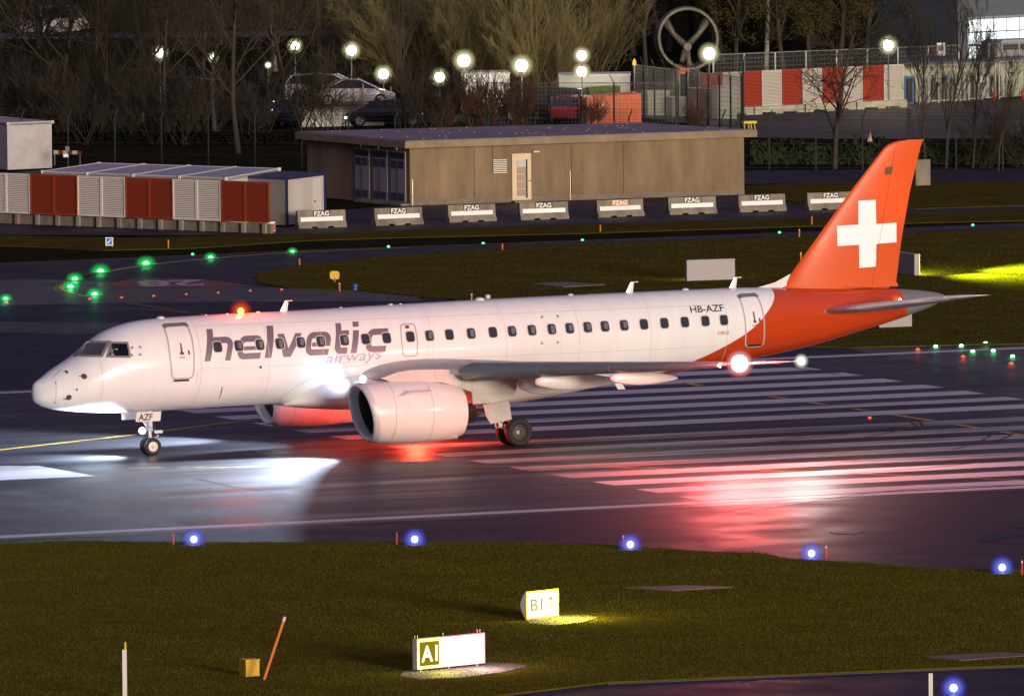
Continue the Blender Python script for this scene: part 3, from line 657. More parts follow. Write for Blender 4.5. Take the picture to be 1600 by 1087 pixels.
def worn(name, col, amount, vs=1.0):                      # paint rubbed off in streaks along the runway
    M = mat(name, col, .5, var=.15, vscale=2, stretch=(.2, 3, 1)); nt = M.node_tree; b = nt.nodes['Principled BSDF']; mp = [n for n in nt.nodes if n.type == 'MAPPING'][0]
    mp2 = nt.nodes.new('ShaderNodeMapping'); mp2.inputs['Scale'].default_value = (.09*vs, 5.5*vs, 1); mp2.inputs['Rotation'].default_value = (0, 0, .035)
    tc = [n for n in nt.nodes if n.type == 'TEX_COORD'][0]; nt.links.new(tc.outputs['Object'], mp2.inputs['Vector'])
    n = nt.nodes.new('ShaderNodeTexNoise'); n.inputs['Scale'].default_value = 1.2; n.inputs['Detail'].default_value = 8; n.inputs['Roughness'].default_value = .7; nt.links.new(mp2.outputs[0], n.inputs['Vector'])
    mr = nt.nodes.new('ShaderNodeMapRange'); mr.inputs[1].default_value = amount-.07; mr.inputs[2].default_value = amount+.08; nt.links.new(n.outputs['Fac'], mr.inputs[0])
    tr = nt.nodes.new('ShaderNodeBsdfTransparent'); mx = nt.nodes.new('ShaderNodeMixShader'); nt.links.new(mr.outputs[0], mx.inputs[0]); nt.links.new(tr.outputs[0], mx.inputs[1]); nt.links.new(b.outputs[0], mx.inputs[2])
    nt.links.new(mx.outputs[0], nt.nodes['Material Output'].inputs['Surface']); return M
worn_a = worn('worn_white_paint', (.6, .58, .58), .36); worn_b = worn('rubbed_white_paint', (.55, .53, .54), .47)

struct(MB().quad((-700, -520, -.03), (900, -520, -.03), (900, 1300, -.03), (-700, 1300, -.03)).build('ground', earthm))
struct(MB().quad((-600, -66, -.004), (700, -66, -.004), (700, 100, -.004), (-600, 100, -.004)).build('taxiway', taxm))
run = struct(MB().quad((-600, -31, 0), (700, -31, 0), (700, 31, 0), (-600, 31, 0)).build('runway', runm))
k = 0
for side in (-1, 1):
    for j in range(8):
        y0 = side*(1.8+3.6*j); y1 = side*(3.6+3.6*j); a, b = sorted((y0, y1)); mb = MB()
        n = 24; 
        for i in range(n): mb.quad((30*i/n, a, .004), (30*(i+1)/n, a, .004), (30*(i+1)/n, b, .004), (30*i/n, b, .004))
        mb.build('threshold_stripe', worn_b if (side < 0 and j < 5) else worn_a, run)
for y in (-29.6, 29.6): MB().quad((-600, y-.45, .004), (700, y-.45, .004), (700, y+.45, .004), (-600, y+.45, .004)).build('side_line', worn_a, run)
sheet('runway_digit', gp([(-140, 729), (60, 727.5), (150, 743.5), (-140, 756)]), worn_a, .004, run)
def line(name, px, w, m_, z=.006, parent=None, closed=False):
    P = [(p.x, p.y) for p in gp(px)]; V, F = stroke(P, w); mb = MB(); mb.add([(a, b, z) for a, b in V], F); return mb.build(name, m_, parent)
def smooth(px, n=6):                        # Catmull-Rom through pixels
    out = []; P = [px[0]]+list(px)+[px[-1]]
    for i in range(1, len(P)-2):
        for k in range(n):
            t = k/n; out.append(tuple(.5*((2*P[i][c])+(-P[i-1][c]+P[i+1][c])*t+(2*P[i-1][c]-5*P[i][c]+4*P[i+1][c]-P[i+2][c])*t*t+(-P[i-1][c]+3*P[i][c]-3*P[i+1][c]+P[i+2][c])*t**3) for c in (0, 1)))
    return out+[px[-1]]
line('centre_line', [(12, 701.5), (205, 679.5), (390, 656)], .26, yel, .009, run)
line('edge_line', [(185, 731), (500, 729.5), (815, 728)], .14, yel, .009, run)
line('lead_in_line', [(12, 701.5), (-120, 716)], .26, yel, .009, run)
for a, b in (((1068, 597.5), (1095, 603)), ((1201, 619), (1229, 622.5)), ((1264, 628), (1292, 632.5)), ((1325, 637), (1358, 642)), ((1394, 647.5), (1458, 657.5)), ((1494, 663), (1528, 668.5)), ((1562, 674), (1598, 679.5)), ((1630, 684), (1664, 690))): line('centre_line_dash', [a, b], .3, yel, .009, run)
for a, b in (((935, 730), (1040, 731.5)), ((1150, 734), (1245, 737)), ((1340, 740), (1432, 743.5)), ((1518, 747), (1610, 750.5))): line('edge_line_dash', [a, b], .15, yel, .009, run)
# worn concrete and sealed areas
struct(sheet('concrete_apron', gp([(-160, 770), (40, 767), (170, 796), (330, 829), (150, 838), (-160, 848)]), concm, .002))
struct(sheet('concrete_apron', gp([(-100, 440), (60, 436), (300, 446), (640, 455), (660, 470), (200, 472), (-100, 480)]), concm, -.001))
struct(sheet('concrete_apron', gp([(-100, 500), (140, 505), (320, 500), (330, 514), (100, 522), (-100, 516)]), asphalt('patched_asphalt', (.05, .046, .046), (.03, .028, .03), .5), -.0015))
struct(sheet('concrete_apron', gp([(1330, 545), (1700, 541), (1700, 600), (1560, 585), (1480, 572), (1400, 560)]), concm, .0015))
struct(sheet('road', gp([(-300, 345), (-300, 366), (420, 368), (700, 357), (1200, 343), (1800, 322), (1800, 303), (1250, 318), (800, 333), (450, 350), (420, 362)]), roadm, .0))
struct(sheet('road', gp([(1100, 268), (1240, 266), (1900, 262), (1900, 283), (1240, 286), (1100, 290)]), roadm, .0))
struct(sheet('yard', gp([(1110, 214), (1300, 217), (1900, 216), (1900, 150), (1440, 158), (1150, 172), (1110, 185)]), lotm, .0))
struct(sheet('car_park', gp([(-100, 168), (480, 196), (800, 190), (1120, 180), (1120, 120), (400, 110), (-100, 90)]), cpm, -.01))
struct(sheet('path', gp([(-60, 62), (400, 58), (640, 50), (640, 44), (380, 50), (-60, 52)]), concm, .0))
struct(sheet('grass_bank', gp([(-100, 48), (640, 40), (900, 30), (900, -40), (-100, -40)]), bankm, -.005))
struct(sheet('road', gp([(-300, 300), (-300, 345), (420, 361), (640, 345), (800, 333), (1240, 318), (1240, 290), (1170, 296), (640, 318), (520, 330), (300, 262), (100, 262)]), roadm, -.002))
# taxiway paint beyond the aircraft
A_ = smooth([(-80, 415), (150, 405.5), (300, 399), (460, 392), (610, 386.5), (760, 381.5), (910, 376.5), (1100, 371), (1250, 366), (1600, 352.5), (1750, 347)])
taxi = bpy.data.objects['taxiway']
line('centre_line', A_, .2, yeld, .0075, taxi)
B_ = smooth([(640, 387), (457, 394.5), (329, 404), (228, 414.5), (157, 426.5), (113, 438), (97, 446), (101, 454), (125, 461), (150, 465)])
for dx, dy in ((0, 0), (-10, 2.5)): line('curve_line', [(a+dx, b+dy) for a, b in B_ if dx == 0 or (a < 200 and b < 462)], .22, yel if dx == 0 else yeld, .0085, taxi)
for k in range(4): line('holding_line', [(125, 459+k*2.6), (250, 456+k*2.6), (350, 450+k*2.4)], .16, yeld, .008, taxi)
for a, b in (([(180, 470), (330, 494)], 0), ([(105, 474), (260, 486), (330, 492)], 0)): line('side_line', a, .18, yeld, .008, taxi)
mq = sheet('mandatory_panel', gp([(165, 443), (210, 435), (310, 436), (400, 447), (330, 449), (180, 450)]), mat('red_marking', (.16, .02, .016), .5, var=.4, vscale=1), .007, taxi)
V, F = text_faces('28', bold=.03); V = fit(V, 0, 1, 0, 1); c0, c1, c2 = G(319, 441.5), G(213, 439.5), G(292, 446.5)   # read from the far side
c0, ux, uz = G(316, 437), G(212, 439)-G(316, 437), G(322, 446)-G(316, 437)
MB().add([c0+ux*a+uz*b+Vector((0, 0, .0105)) for a, b in V], F).build('runway_number', mat('faded_white_marking', (.4, .38, .38), .5, var=.3), taxi)
# tyre marks on the stripes
tm = mat('tyre_mark', (.03, .028, .03), .5)
for px in ([(1195, 692), (1270, 683), (1340, 676), (1400, 668)], [(1300, 690), (1360, 682), (1408, 672), (1440, 668)], [(1190, 690), (1330, 672), (1420, 666)], [(1415, 656), (1428, 662), (1432, 668)], [(1430, 656), (1440, 662), (1441, 666)], [(1490, 702), (1530, 690), (1555, 676)], [(1555, 690), (1575, 682), (1590, 672)], [(1320, 740), (1480, 728), (1640, 708)], [(1060, 708), (1250, 696), (1500, 676)], [(1150, 800), (1400, 766), (1620, 757)]):
    line('tyre_mark', smooth(px), .11, tm, .0115, run)

rub = worn('rubber_streak', (.012, .011, .012), .52, .8); rk = random.Random(4)
for i in range(7):
    x0, y0 = rk.uniform(-30, 40), rk.choice([-6, -4, 4.5, 6.5, -12, 9])+rk.uniform(-.6, .6); MB().quad((x0, y0, .0105+.0001*i), (x0+rk.uniform(18, 45), y0+.3, .0105+.0001*i), (x0+rk.uniform(18, 45), y0+.3+rk.uniform(.4, .9), .0105+.0001*i), (x0+3, y0+.8, .0105+.0001*i)).build('rubber_streak', rub, run)
tar = mat('crack_sealing', (.012, .011, .012), .35); rc = random.Random(9)
for i in range(26):                        # sealed cracks and joints
    x0, y0 = rc.uniform(-60, 60), rc.uniform(-40, 28); along = i % 3 > 0; P = []; k = 0
    while k < (rc.uniform(12, 40) if along else rc.uniform(3, 9)): P.append((x0+(k if along else rc.uniform(-.12, .12)), y0+(rc.uniform(-.12, .12) if along else k))); k += 1.3
    if len(P) > 2: V, F = stroke(P, .07); MB().add([(a, b, .0125+.0003*i) for a, b in V], F).build('crack_sealing', tar, run)
# grass areas with real blades along their rims
grass2 = mat('dull_turf', (.1, .088, .016), .95, spec=0, col2=(.065, .048, .009), vscale=.5, bump=.9, bscale=4, detail=10)  # darker copy of the near turf: dimmer lighting put into its colour
def turf(name, px, z, m_=grassm):
    P = gp(px); mb = MB(); mb.prism([(p.x, p.y, -.02) for p in P], (0, 0, z+.02)); return struct(mb.build(name, m_))
FG = smooth([(-120, 853), (0, 851), (120, 847), (300, 849), (640, 849), (900, 851), (1000, 856), (1100, 863), (1190, 866), (1232, 874), (1350, 881), (1450, 889), (1600, 893), (1720, 897)], 5)
FGp = FG+[(1720, 1034), (1600, 1040), (1300, 1052), (950, 1067), (760, 1090), (640, 1130), (-120, 1140)]
turf('grass_verge', FGp, .05)
ISL = smooth([(395, 433), (415, 425), (500, 412), (640, 399), (800, 388), (1000, 380), (1200, 372), (1400, 366), (1600, 360), (1800, 354)], 4)
turf('grass_island', ISL+[(1800, 534), (1500, 540), (1330, 544), (1200, 540), (900, 500), (700, 468), (560, 455), (450, 451), (408, 444)], .05, grass2)
turf('grass_strip', [(-100, 366), (0, 368), (200, 372), (420, 367), (600, 361), (900, 351), (1200, 342), (1450, 333), (1800, 320), (1800, 341), (1450, 348), (1250, 354), (900, 365), (600, 372), (480, 376), (300, 388), (160, 391), (60, 386), (-100, 381)], .012, grass2)
turf('grass_field', [(1165, 291), (1240, 287), (1900, 284), (1900, 312), (1430, 327), (1240, 316), (1165, 305)], .03, grass2)
struct(sheet('taxiway_entry', gp([(760, 1088), (950, 1067), (1300, 1052), (1600, 1040), (1720, 1034), (1720, 1200), (640, 1200)]), taxm, .0))
line('edge_line', [(950, 1068.5), (1300, 1053.5), (1600, 1041.5), (1720, 1036.5)], .12, paint, .006, bpy.data.objects['taxiway_entry'])
slab = mat('cover_slab', (.16, .13, .11), .7, var=.3, vscale=2)
for px, lab in (([(975, 918), (1070, 915), (1145, 917.5), (1050, 923)], 'concrete cover slab in the grass right of the B1 sign'), ([(1445, 1026), (1560, 1020), (1640, 1022), (1500, 1032)], 'concrete cover slab in the lower right corner of the grass'), ([(830, 444), (880, 441), (945, 445.5), (880, 449)], 'concrete drain cover in the grass behind the fuselage roof')):
    P = gp(px, .05); mb = MB(); mb.prism([p+Vector((0, 0, .0)) for p in P], (0, 0, .03)); tag(mb.build('cover_slab', slab), lab, 'cover slab')
for px in ([(630, 1049), (660, 1044), (762, 1035), (812, 1037), (824, 1041), (786, 1050), (722, 1058), (655, 1061), (624, 1056)], [(818, 968), (872, 961), (915, 961), (934, 965), (912, 972), (866, 977), (828, 974)]):
    P = gp(px, .05); struct(MB().prism(P, (0, 0, .02)).build('sign_pad', mat('sign_pad', (.17, .155, .13), .8, var=.25, vscale=2)))
# puddles on the tarmac
wet = mat('puddle_water', (.012, .012, .016), .04, spec=.6)
for px in ([(1525, 842), (1550, 833), (1640, 828), (1640, 832), (1572, 839), (1556, 845), (1535, 846)], [(1580, 823), (1640, 820), (1640, 823), (1590, 825)]):
    struct(sheet('puddle', gp(smooth(px+[px[0]], 4)[:-1]), wet, .0065))
P = gp([(1297, 831), (1325, 829), (1352, 830), (1335, 834), (1305, 834)]); struct(MB().prism([p+Vector((0, 0, .004)) for p in P], (0, 0, .012)).build('inset_pit_cover', slab))

def blades(name, poly_px, n, h0, h1, w, m_, seed, dens=None):
    rng = np.random.default_rng(seed); P = np.array([(p.x, p.y) for p in gp(poly_px)])
    lo, hi = P.min(0), P.max(0); pts = []; rag = .16
    while sum(len(p) for p in pts) < n:
        q = rng.uniform(lo, hi, (n, 2)); ins = np.zeros(len(q), bool); j = len(P)-1
        for i in range(len(P)):
            c = ((P[i, 1] > q[:, 1]) != (P[j, 1] > q[:, 1])) & (q[:, 0] < (P[j, 0]-P[i, 0])*(q[:, 1]-P[i, 1])/(P[j, 1]-P[i, 1]+1e-12)+P[i, 0]); ins ^= c; j = i
        q = q[ins]
        cl = np.sin(q[:, 0]*1.7+np.sin(q[:, 1]*2.3)*1.4)*np.sin(q[:, 1]*1.9+np.cos(q[:, 0]*1.1)*1.7)
        pts.append(q[rng.uniform(-1, 1, len(q)) < cl*.45+.6])
    q = np.concatenate(pts)[:n]; q = q+rng.normal(0, rag, q.shape); a = rng.uniform(0, 6.28, n); h = (h0+(h1-h0)*rng.uniform(0, 1, n)**2.4)*(.75+.5*np.abs(np.sin(q[:, 0]*.9)*np.cos(q[:, 1]*.7))); ww = w*rng.uniform(.6, 1.3, n)
    d = np.stack([np.cos(a), np.sin(a)], 1); b = np.stack([-d[:, 1], d[:, 0]], 1); lean = rng.uniform(.1, .8, n)[:, None]*h[:, None]
    V = np.zeros((n, 3, 3)); V[:, 0, :2] = q-b*ww[:, None]; V[:, 1, :2] = q+b*ww[:, None]; V[:, 2, :2] = q+d*lean; V[:, :2, 2] = .045; V[:, 2, 2] = .045+h
    me = bpy.data.meshes.new(name); me.vertices.add(3*n); me.loops.add(3*n); me.polygons.add(n)
    me.vertices.foreach_set('co', V.ravel()); me.loops.foreach_set('vertex_index', np.arange(3*n)); me.polygons.foreach_set('loop_start', np.arange(n)*3); me.polygons.foreach_set('loop_total', np.full(n, 3)); me.update(); me.validate()
    me.materials.append(m_); o = bpy.data.objects.new(name, me); COL.objects.link(o); return o
bladem = mat('grass_blade', (.115, .112, .014), .85, spec=.05, col2=(.09, .064, .009), vscale=.3, detail=11)
stuff(blades('grass', FGp, 420000, .018, .07, .013, bladem, 3), 'short damp grass covering the near verge under the signs', 'grass')
blade2 = mat('grass_blade_dull', (.075, .072, .013), .9, spec=.03, col2=(.07, .05, .011), vscale=.3, detail=11)  # blades darkened likewise, the weaker light is in their colour
stuff(blades('grass', ISL+[(1800, 534), (1500, 540), (1330, 544), (1200, 540), (900, 500), (700, 468), (560, 455), (450, 451), (408, 444)], 150000, .012, .05, .02, blade2, 4), 'grass of the island beyond the aircraft', 'grass')

# ================================================================== things around the tarmac
concrete = mat('grey_concrete', (.27, .23, .175), .85, var=.42, vscale=1.2, stretch=(1, 1, .35), bump=.1, bscale=9)
wallconc = mat('stained_concrete', (.31, .22, .125), .85, col2=(.17, .12, .07), vscale=.7, stretch=(1.3, 1.3, .3), detail=10, bump=.15, bscale=6)
refl = mat('white_reflective_band', (.88, .9, .88), .35)
blk = mat('black_plate', (.02, .018, .016), .6); orp = mat('orange_plate', (.75, .25, .03), .6)
offw = mat('off_white_letters', (.9, .88, .82), .5)
ordn = ['first', 'second', 'third', 'fourth', 'fifth', 'sixth', 'seventh', 'eighth']
def vary(M):                               # shift the stain pattern from copy to copy
    nt = M.node_tree; mp = [n for n in nt.nodes if n.type == 'MAPPING'][0]; oi = nt.nodes.new('ShaderNodeObjectInfo'); mm = nt.nodes.new('ShaderNodeMath'); mm.operation = 'MULTIPLY'; mm.inputs[1].default_value = 60
    nt.links.new(oi.outputs['Random'], mm.inputs[0]); nt.links.new(mm.outputs[0], mp.inputs['Location'])
concrete.node_tree.nodes['Principled BSDF']; vary(concrete)
# --- concrete barriers
def barrier_meshes():
    mb = MB(); prof = [(-.31, 0), (-.31, .1), (-.16, .32), (-.11, .8), (.11, .8), (.16, .32), (.31, .1), (.31, 0)]
    xs_ = [-1.2, -1.19, -.55, -.5, -.25, -.2, .2, .25, .5, .55, 1.19, 1.2]
    for a, b in ((-1.2, -.55), (-.55, -.25), (-.25, .25), (.25, .55), (.55, 1.2)):
        lift = .07 if abs(a+b) in (.8, .8000000000000000) or (abs(a) < .6 and abs(b) < .6 and abs(a+b) > .1) else 0
        pr = [(y, max(z, lift)) for y, z in prof]
        mb.loft([[Vector((a, y, z)) for y, z in pr], [Vector((b, y, z)) for y, z in pr]])
    return mb
bpx = [(501, 355.5, 'by the blue-framed cabin'), (620, 351, 'below the building side doors'), (735, 346, 'left of the cream building door'), (849, 342.5, 'right below the cream building door'), (965, 338, 'orange plate behind its letters'), (1079, 334, 'right of the orange-plated one'), (1191, 330.5, 'at the right corner of the building'), (1298, 327, 'partly hidden by the red tail fin')]
bdir = (G(1298, 327)-G(501, 355.5)); brz = math.atan2(bdir.y, bdir.x)
root = thing('concrete_barrier', 'x', 'concrete barrier', (0, 0, 0), 'lettered concrete barriers in a row')
barrier_meshes().build('block', concrete, root)
MB().obox((-1.06, -.178, .31), (2.12, 0, 0), (0, .02, 0), (0, .031, .2)).build('white_band', refl, root)
pl_ = MB().obox((-.42, -.152, .535), (.84, 0, 0), (0, .02, 0), (0, .025, .25)).build('letter_plate', blk, root)
mb = MB(); text_on(mb, 'FZAG', (-.37, -.156, .55), (1, 0, 0), (0, .1, .995), .74, .22, (0, 0, 0), bold=.03); lt = mb.build('lettering', offw, root)
rng = random.Random(3)
for i, (px, py, wh) in enumerate(bpx):
    lab = f'concrete barrier with four white letters, {ordn[i]} from left, {wh}'
    if i == 0: c = root; c['label'] = lab; c.location = G(px, py); c.rotation_euler = (0, 0, brz)
    else: c = copy_tree(root, G(px, py)+Vector((0, rng.uniform(-.15, .15), 0)), brz+rng.uniform(-.06, .06), label=lab)
    if i == 4:
        for ch in c.children:
            if ch.name.startswith('letter_plate'): ch.data = ch.data.copy(); ch.data.materials[0] = orp

# --- louvred screen, left
wred = mat('red_louvre', (.3, .045, .018), .5); wwht = mat('white_louvre', (.76, .7, .64), .5); dkg = mat('dark_gap', (.012, .012, .012), .9)
def screen_panel(a, b, z0, z1, m_, label, group, halves=2, pitch=.085, fr=None):
    a, b = Vector(a), Vector(b); u = (b-a).normalized(); n = Vector((u.y, -u.x, 0)); W = (b-a).length
    if n.y > 0: n = -n
    t = thing('louvred_screen_panel', label, 'louvred screen', a, group); mb = MB(); hw = W/halves
    MB().obox(a+u*.02+Vector((0, 0, z0))-n*.08, u*(W-.04), n*.02, Vector((0, 0, z1-z0))).build('back_panel', dkg if m_ is wwht else wred, t)
    for h in range(halves):
        o = a+u*(hw*h); f_ = MB()
        for dx in (0.015, hw-.065): f_.obox(o+u*dx+Vector((0, 0, z0)), u*.05, n*.05, Vector((0, 0, z1-z0)))
        for z in (z0, z1-.05): f_.obox(o+u*.066+Vector((0, 0, z)), u*(hw-.132), n*.045, Vector((0, 0, .05)))
        f_.build('frame', m_, t)
        k = z0+.08; l_ = MB()
        while k < z1-.08: l_.obox(o+u*.067+Vector((0, 0, k))-n*.04, u*(hw-.134), n*.06+Vector((0, 0, -.022)), Vector((0, 0, pitch*.54))); k += pitch
        l_.build('louvre', m_, t)
    return t
yb = lambda x: 352+(x-79)*.0385
xsn = [(-101, -27, 0), (-27, 48, 1), (48, 122, 0), (122, 197, 1), (197, 271, 0), (271, 346, 1), (346, 421, 0)]
for i, (a, b, wh) in enumerate(xsn):
    lab = ('white' if wh else 'dark red')+' louvred screen panel on a concrete footing, '+{0: 'beyond the left edge of the row', 1: 'cut by the left edge of the picture', 2: 'red one farthest from the cabin', 3: 'white one between the two left red panels', 4: 'middle red one between two white panels', 5: 'white one nearest the blue-framed cabin', 6: 'red one touching the blue-framed cabin'}[i]
    screen_panel(G(a, yb(a)), G(b, yb(b)), (.5), 2.38, wwht if wh else wred, lab, 'louvred panels of the left screen')
a, b = G(-101, yb(-101)), G(421, yb(421)); u = (b-a).normalized(); n = Vector((u.y, -u.x, 0)); W = (b-a).length
t = thing('concrete_footing', 'low concrete footing with short pillars under the red and white louvred screen on the left', 'footing', a)
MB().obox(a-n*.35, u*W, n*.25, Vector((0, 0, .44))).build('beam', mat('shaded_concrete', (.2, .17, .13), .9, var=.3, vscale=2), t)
k = 1.15
while k < W: MB().obox(a+u*k-n*.09, u*.2, n*.12, Vector((0, 0, .47))).build('pillar', concrete, t); k += 1.22
# --- white containers behind the screen
roofm = mat('pale_steel_roof', (.42, .41, .46), .45, var=.12, vscale=1); ctw = mat('white_steel_container', (.6, .57, .54), .5, var=.08, vscale=2)
FLc, FRc, BLc, BRc = G(64, 267, 2.43), G(353, 277.6, 2.43), G(152, 254, 2.43), G(436, 262.7, 2.43)
def container(p0, p1, p2, p3, z0, z1, label, wallm, rm, group=None, name='container'):   # front-left, front-right, back-right, back-left (xy)
    P = [Vector((p.x, p.y, 0)) for p in (p0, p1, p2, p3)]; t = thing(name, label, 'container', (P[0].x, P[0].y, z0), group)
    mb = MB(); mb.prism([p+Vector((0, 0, z0)) for p in P], (0, 0, z1-z0-.06)); mb.build('body', wallm, t)
    c = sum(P, Vector())/4; mb = MB(); mb.prism([c+(p-c)*.97+Vector((0, 0, z1-.06)) for p in P], (0, 0, .035)); rf = mb.build('roof', rm, t)
    mb = MB()
    for i in range(4):
        p, q = P[i], P[(i+1) % 4]; d = (q-p).normalized(); nn = Vector((-d.y, d.x, 0)); mb.obox(p+Vector((0, 0, z1-.16)), q-p, nn*.06, Vector((0, 0, .16)))
    mb.build('top_rail', wallm, t); 
    for p in P:
        mb = MB(); d = (c-p).normalized(); mb.obox(p-Vector((.04, .04, 0))+Vector((0, 0, z1-.13)), (.16, 0, 0), (0, .16, 0), (0, 0, .15)); mb.build('corner_casting', wallm, t)
    return t, P
cl = ['leftmost, farthest from the cabin', 'second from the left', 'third from the left', 'rightmost, next to the cabin roof']
for i in range(4):
    k0, k1 = i/4+.004, (i+1)/4-.004; f = lambda A, B, k: A+(B-A)*k
    container(f(FLc, FRc, k0), f(FLc, FRc, k1), f(BLc, BRc, k1), f(BLc, BRc, k0), 0.12, 2.43, 'white steel container with pale roof behind the louvred screen, '+cl[i], ctw, roofm, 'white containers behind the left screen')
# blue-framed cabin
blf = mat('dark_blue_frame', (.02, .025, .09), .5); cabw = mat('cabin_white', (.55, .5, .45), .5); cabg = mat('cabin_grey', (.2, .18, .165), .6, var=.1)
c0 = G(447.5, 354.6); cR = G(509, 346.5); cL = G(380, 352); dR = cR-c0; dL = cL-c0
t = thing('site_cabin', 'dark blue framed cabin with a white door at the right end of the louvred screen', 'cabin', c0)
MB().prism([c0+Vector((0, 0, .08)), cR+Vector((0, 0, .08)), cR+dL+Vector((0, 0, .08)), cL+Vector((0, 0, .08))], (0, 0, 2.1)).build('wall', cabw, t)
MB().prism([c0+Vector((0, 0, 2.2))-dR*.01-dL*.01, cR+Vector((0, 0, 2.2))-dL*.01, cR+dL+Vector((0, 0, 2.2)), cL+Vector((0, 0, 2.2))-dR*.01], (0, 0, .12)).build('roof', blf, t)
nR = Vector((dR.y, -dR.x, 0)).normalized(); nL = -Vector((dL.y, -dL.x, 0)).normalized()
if nR.dot(dL) > 0: nR = -nR
if nL.dot(dR) > 0: nL = -nL
MB().obox(c0+nL*.004+Vector((0, 0, .09)), dL, nL*.02, Vector((0, 0, 2.08))).build('grey_wall_panel', cabg, t)
MB().obox(c0+nL*.03+nR*.03+Vector((0, 0, .05)), dR*.05, -nR*.05, Vector((0, 0, 2.14))).build('corner_post', blf, t)
MB().obox(c0+dR*.955+nR*.03+Vector((0, 0, .05)), dR*.05, -nR*.05, Vector((0, 0, 2.14))).build('corner_post', blf, t)
dd = MB().obox(c0+dR*.68+nR*.006+Vector((0, 0, .15)), dR*.2, nR*.03, Vector((0, 0, 1.95))).build('door', mat('cabin_door_white', (.66, .62, .57), .5), t)
MB().obox(c0+dR*.69+nR*.04+Vector((0, 0, 1.0)), dR*.025, nR*.03, Vector((0, 0, .07))).build('handle', blk, dd)
MB().obox(c0+dR*.2+nR*.006+Vector((0, 0, .7)), dR*.22, nR*.025, Vector((0, 0, 1.25))).build('shutter', mat('shutter_white', (.6, .57, .52), .5), t)
MB().obox(c0+dL*.42+nL*.03+Vector((0, 0, 1.7)), dL*.3, nL*.12, Vector((0, 0, .2))).build('wall_lamp', blk, t)
MB().obox(G(417, 350)+Vector((0, 0, .02)), (.1, 0, 0), (0, .03, 0), (0, 0, .1))
# far-left container
p0, p1 = G(12, 267), G(81.5, 264); bk = (p1-p0); bk = Vector((-bk.y, bk.x, 0)).normalized()*6
container(p0, p1, p1+bk, p0+bk, .05, 2.42, 'off-white steel container standing alone behind the louvred screen at the far left', mat('aged_white_container', (.5, .47, .46), .55, var=.15, vscale=1.5), roofm)
# red and white plank barrier, sign post
t = thing('plank_barrier', 'low red and white plank barrier beside the lone container', 'barrier', G(84, 258)); a, b = G(84, 258), G(128, 259)
for i in range(6): MB().obox(a+(b-a)*(i/6)+Vector((0, 0, .55)), (b-a)/6, (0, .03, 0), (0, 0, .2)).build('plank', wred if i % 2 else wwht, t)
for k in (.05, .95): MB().tube([a+(b-a)*k+Vector((0, .06, 0)), a+(b-a)*k+Vector((0, .06, .6))], .03, 6).build('post', concrete, t)
p = G(106.5, 268); t = thing('sign_post', 'thin post with a small white plate and a grey sign by the lone container', 'sign', p)
MB().tube([p, p+Vector((0, 0, 1.15))], .025, 6).build('pole', mat('dull_steel', (.1, .1, .1), .5, metal=.5), t); MB().obox(p+Vector((-.27, -.05, .72)), (.27, 0, 0), (0, .02, 0), (0, 0, .16)).build('name_plate', offw, t); MB().obox(p+Vector((-.16, -.05, 1.0)), (.22, 0, 0), (0, .02, 0), (0, 0, .26)).build('sign_panel', mat('dull_sign', (.13, .14, .13), .5), t)
# red and white marker board
p = G(421, 362); q = ppm(p); s_ = 15/q; ux = bdir.normalized(); uz = Vector((0, 0, 1)); o = p-ux*s_/2+Vector((0, -.2, .02)); t = thing('marker_board', 'square board with red and white triangles at the foot of the louvred screen', 'marker board', p)
A_ = [o, o+ux*s_, o+ux*s_+uz*s_, o+uz*s_]; c = sum(A_, Vector())/4
MB().obox(o+Vector((0, .012, 0)), ux*s_, (0, .03, 0), uz*s_).build('board', offw, t); mb = MB()
for i in (1, 3): mb.quad(A_[i], A_[(i+1) % 4], c)
mb.build('red_triangle', mat('signal_red', (.6, .05, .02), .5), t)

# --- flat-roofed building
A, B, Cc = G(641, 321.5), G(1163, 304), G(481, 306.5); zw = 2.78
fx = (B-A); dpt = (Cc-A); t = thing('flat_roofed_building', 'long low concrete building with a flat overhanging roof and a cream door', 'building', A)
MB().prism([A, B, B+dpt, Cc], (0, 0, zw)).build('wall', wallconc, t)
RF = [G(633, 221, 3.12), G(1183, 203, 3.12), G(1002, 192, 3.12), G(461, 206, 3.12)]
rm_ = mat('roof_membrane', (.2, .185, .2), .7, var=.25, vscale=.5); fa = mat('roof_fascia', (.3, .22, .14), .8, var=.25, vscale=1.2)
MB().prism([p-Vector((0, 0, .34)) for p in RF], (0, 0, .33)).build('fascia', fa, t)
cR_ = sum(RF, Vector())/4; rf = MB().prism([cR_+(p-cR_)*.985-Vector((0, 0, .008)) for p in RF], (0, 0, .03)).build('roof', rm_, t)
cm = mat('roof_clip', (.35, .22, .1), .8); rg_ = random.Random(5)
for i in range(46):
    u_, v_ = rg_.uniform(.03, .97), rg_.choice([.08, .3, .5, .7, .9])+rg_.uniform(-.03, .03); p = (RF[0]*(1-u_)+RF[1]*u_)*(1-v_)+(RF[3]*(1-u_)+RF[2]*u_)*v_
    MB().ball(p+Vector((0, 0, .03)), .07, 6, .5).build('roof_clip', cm, rf)
ux = fx.normalized(); nf = Vector((ux.y, -ux.x, 0)); ul = dpt.normalized(); nl = Vector((-ul.y, ul.x, 0)); Wf, Wl = fx.length, dpt.length
if nf.dot(dpt) > 0: nf = -nf
if nl.dot(fx) > 0: nl = -nl
fu = lambda px: (px-641)/522*Wf
fz = lambda px, py: ((321.5-(px-641)*.0335)-py)/32.5
def onF(x0, y0, x1, y1, dep_, m_, name, par, sink=.004):   # box on the front wall from photo pixels
    return MB().obox(A+ux*fu(x0)+nf*sink+Vector((0, 0, fz(x0, y1))), ux*(fu(x1)-fu(x0)), nf*dep_, Vector((0, 0, (y1-y0)/32.5))).build(name, m_, par)
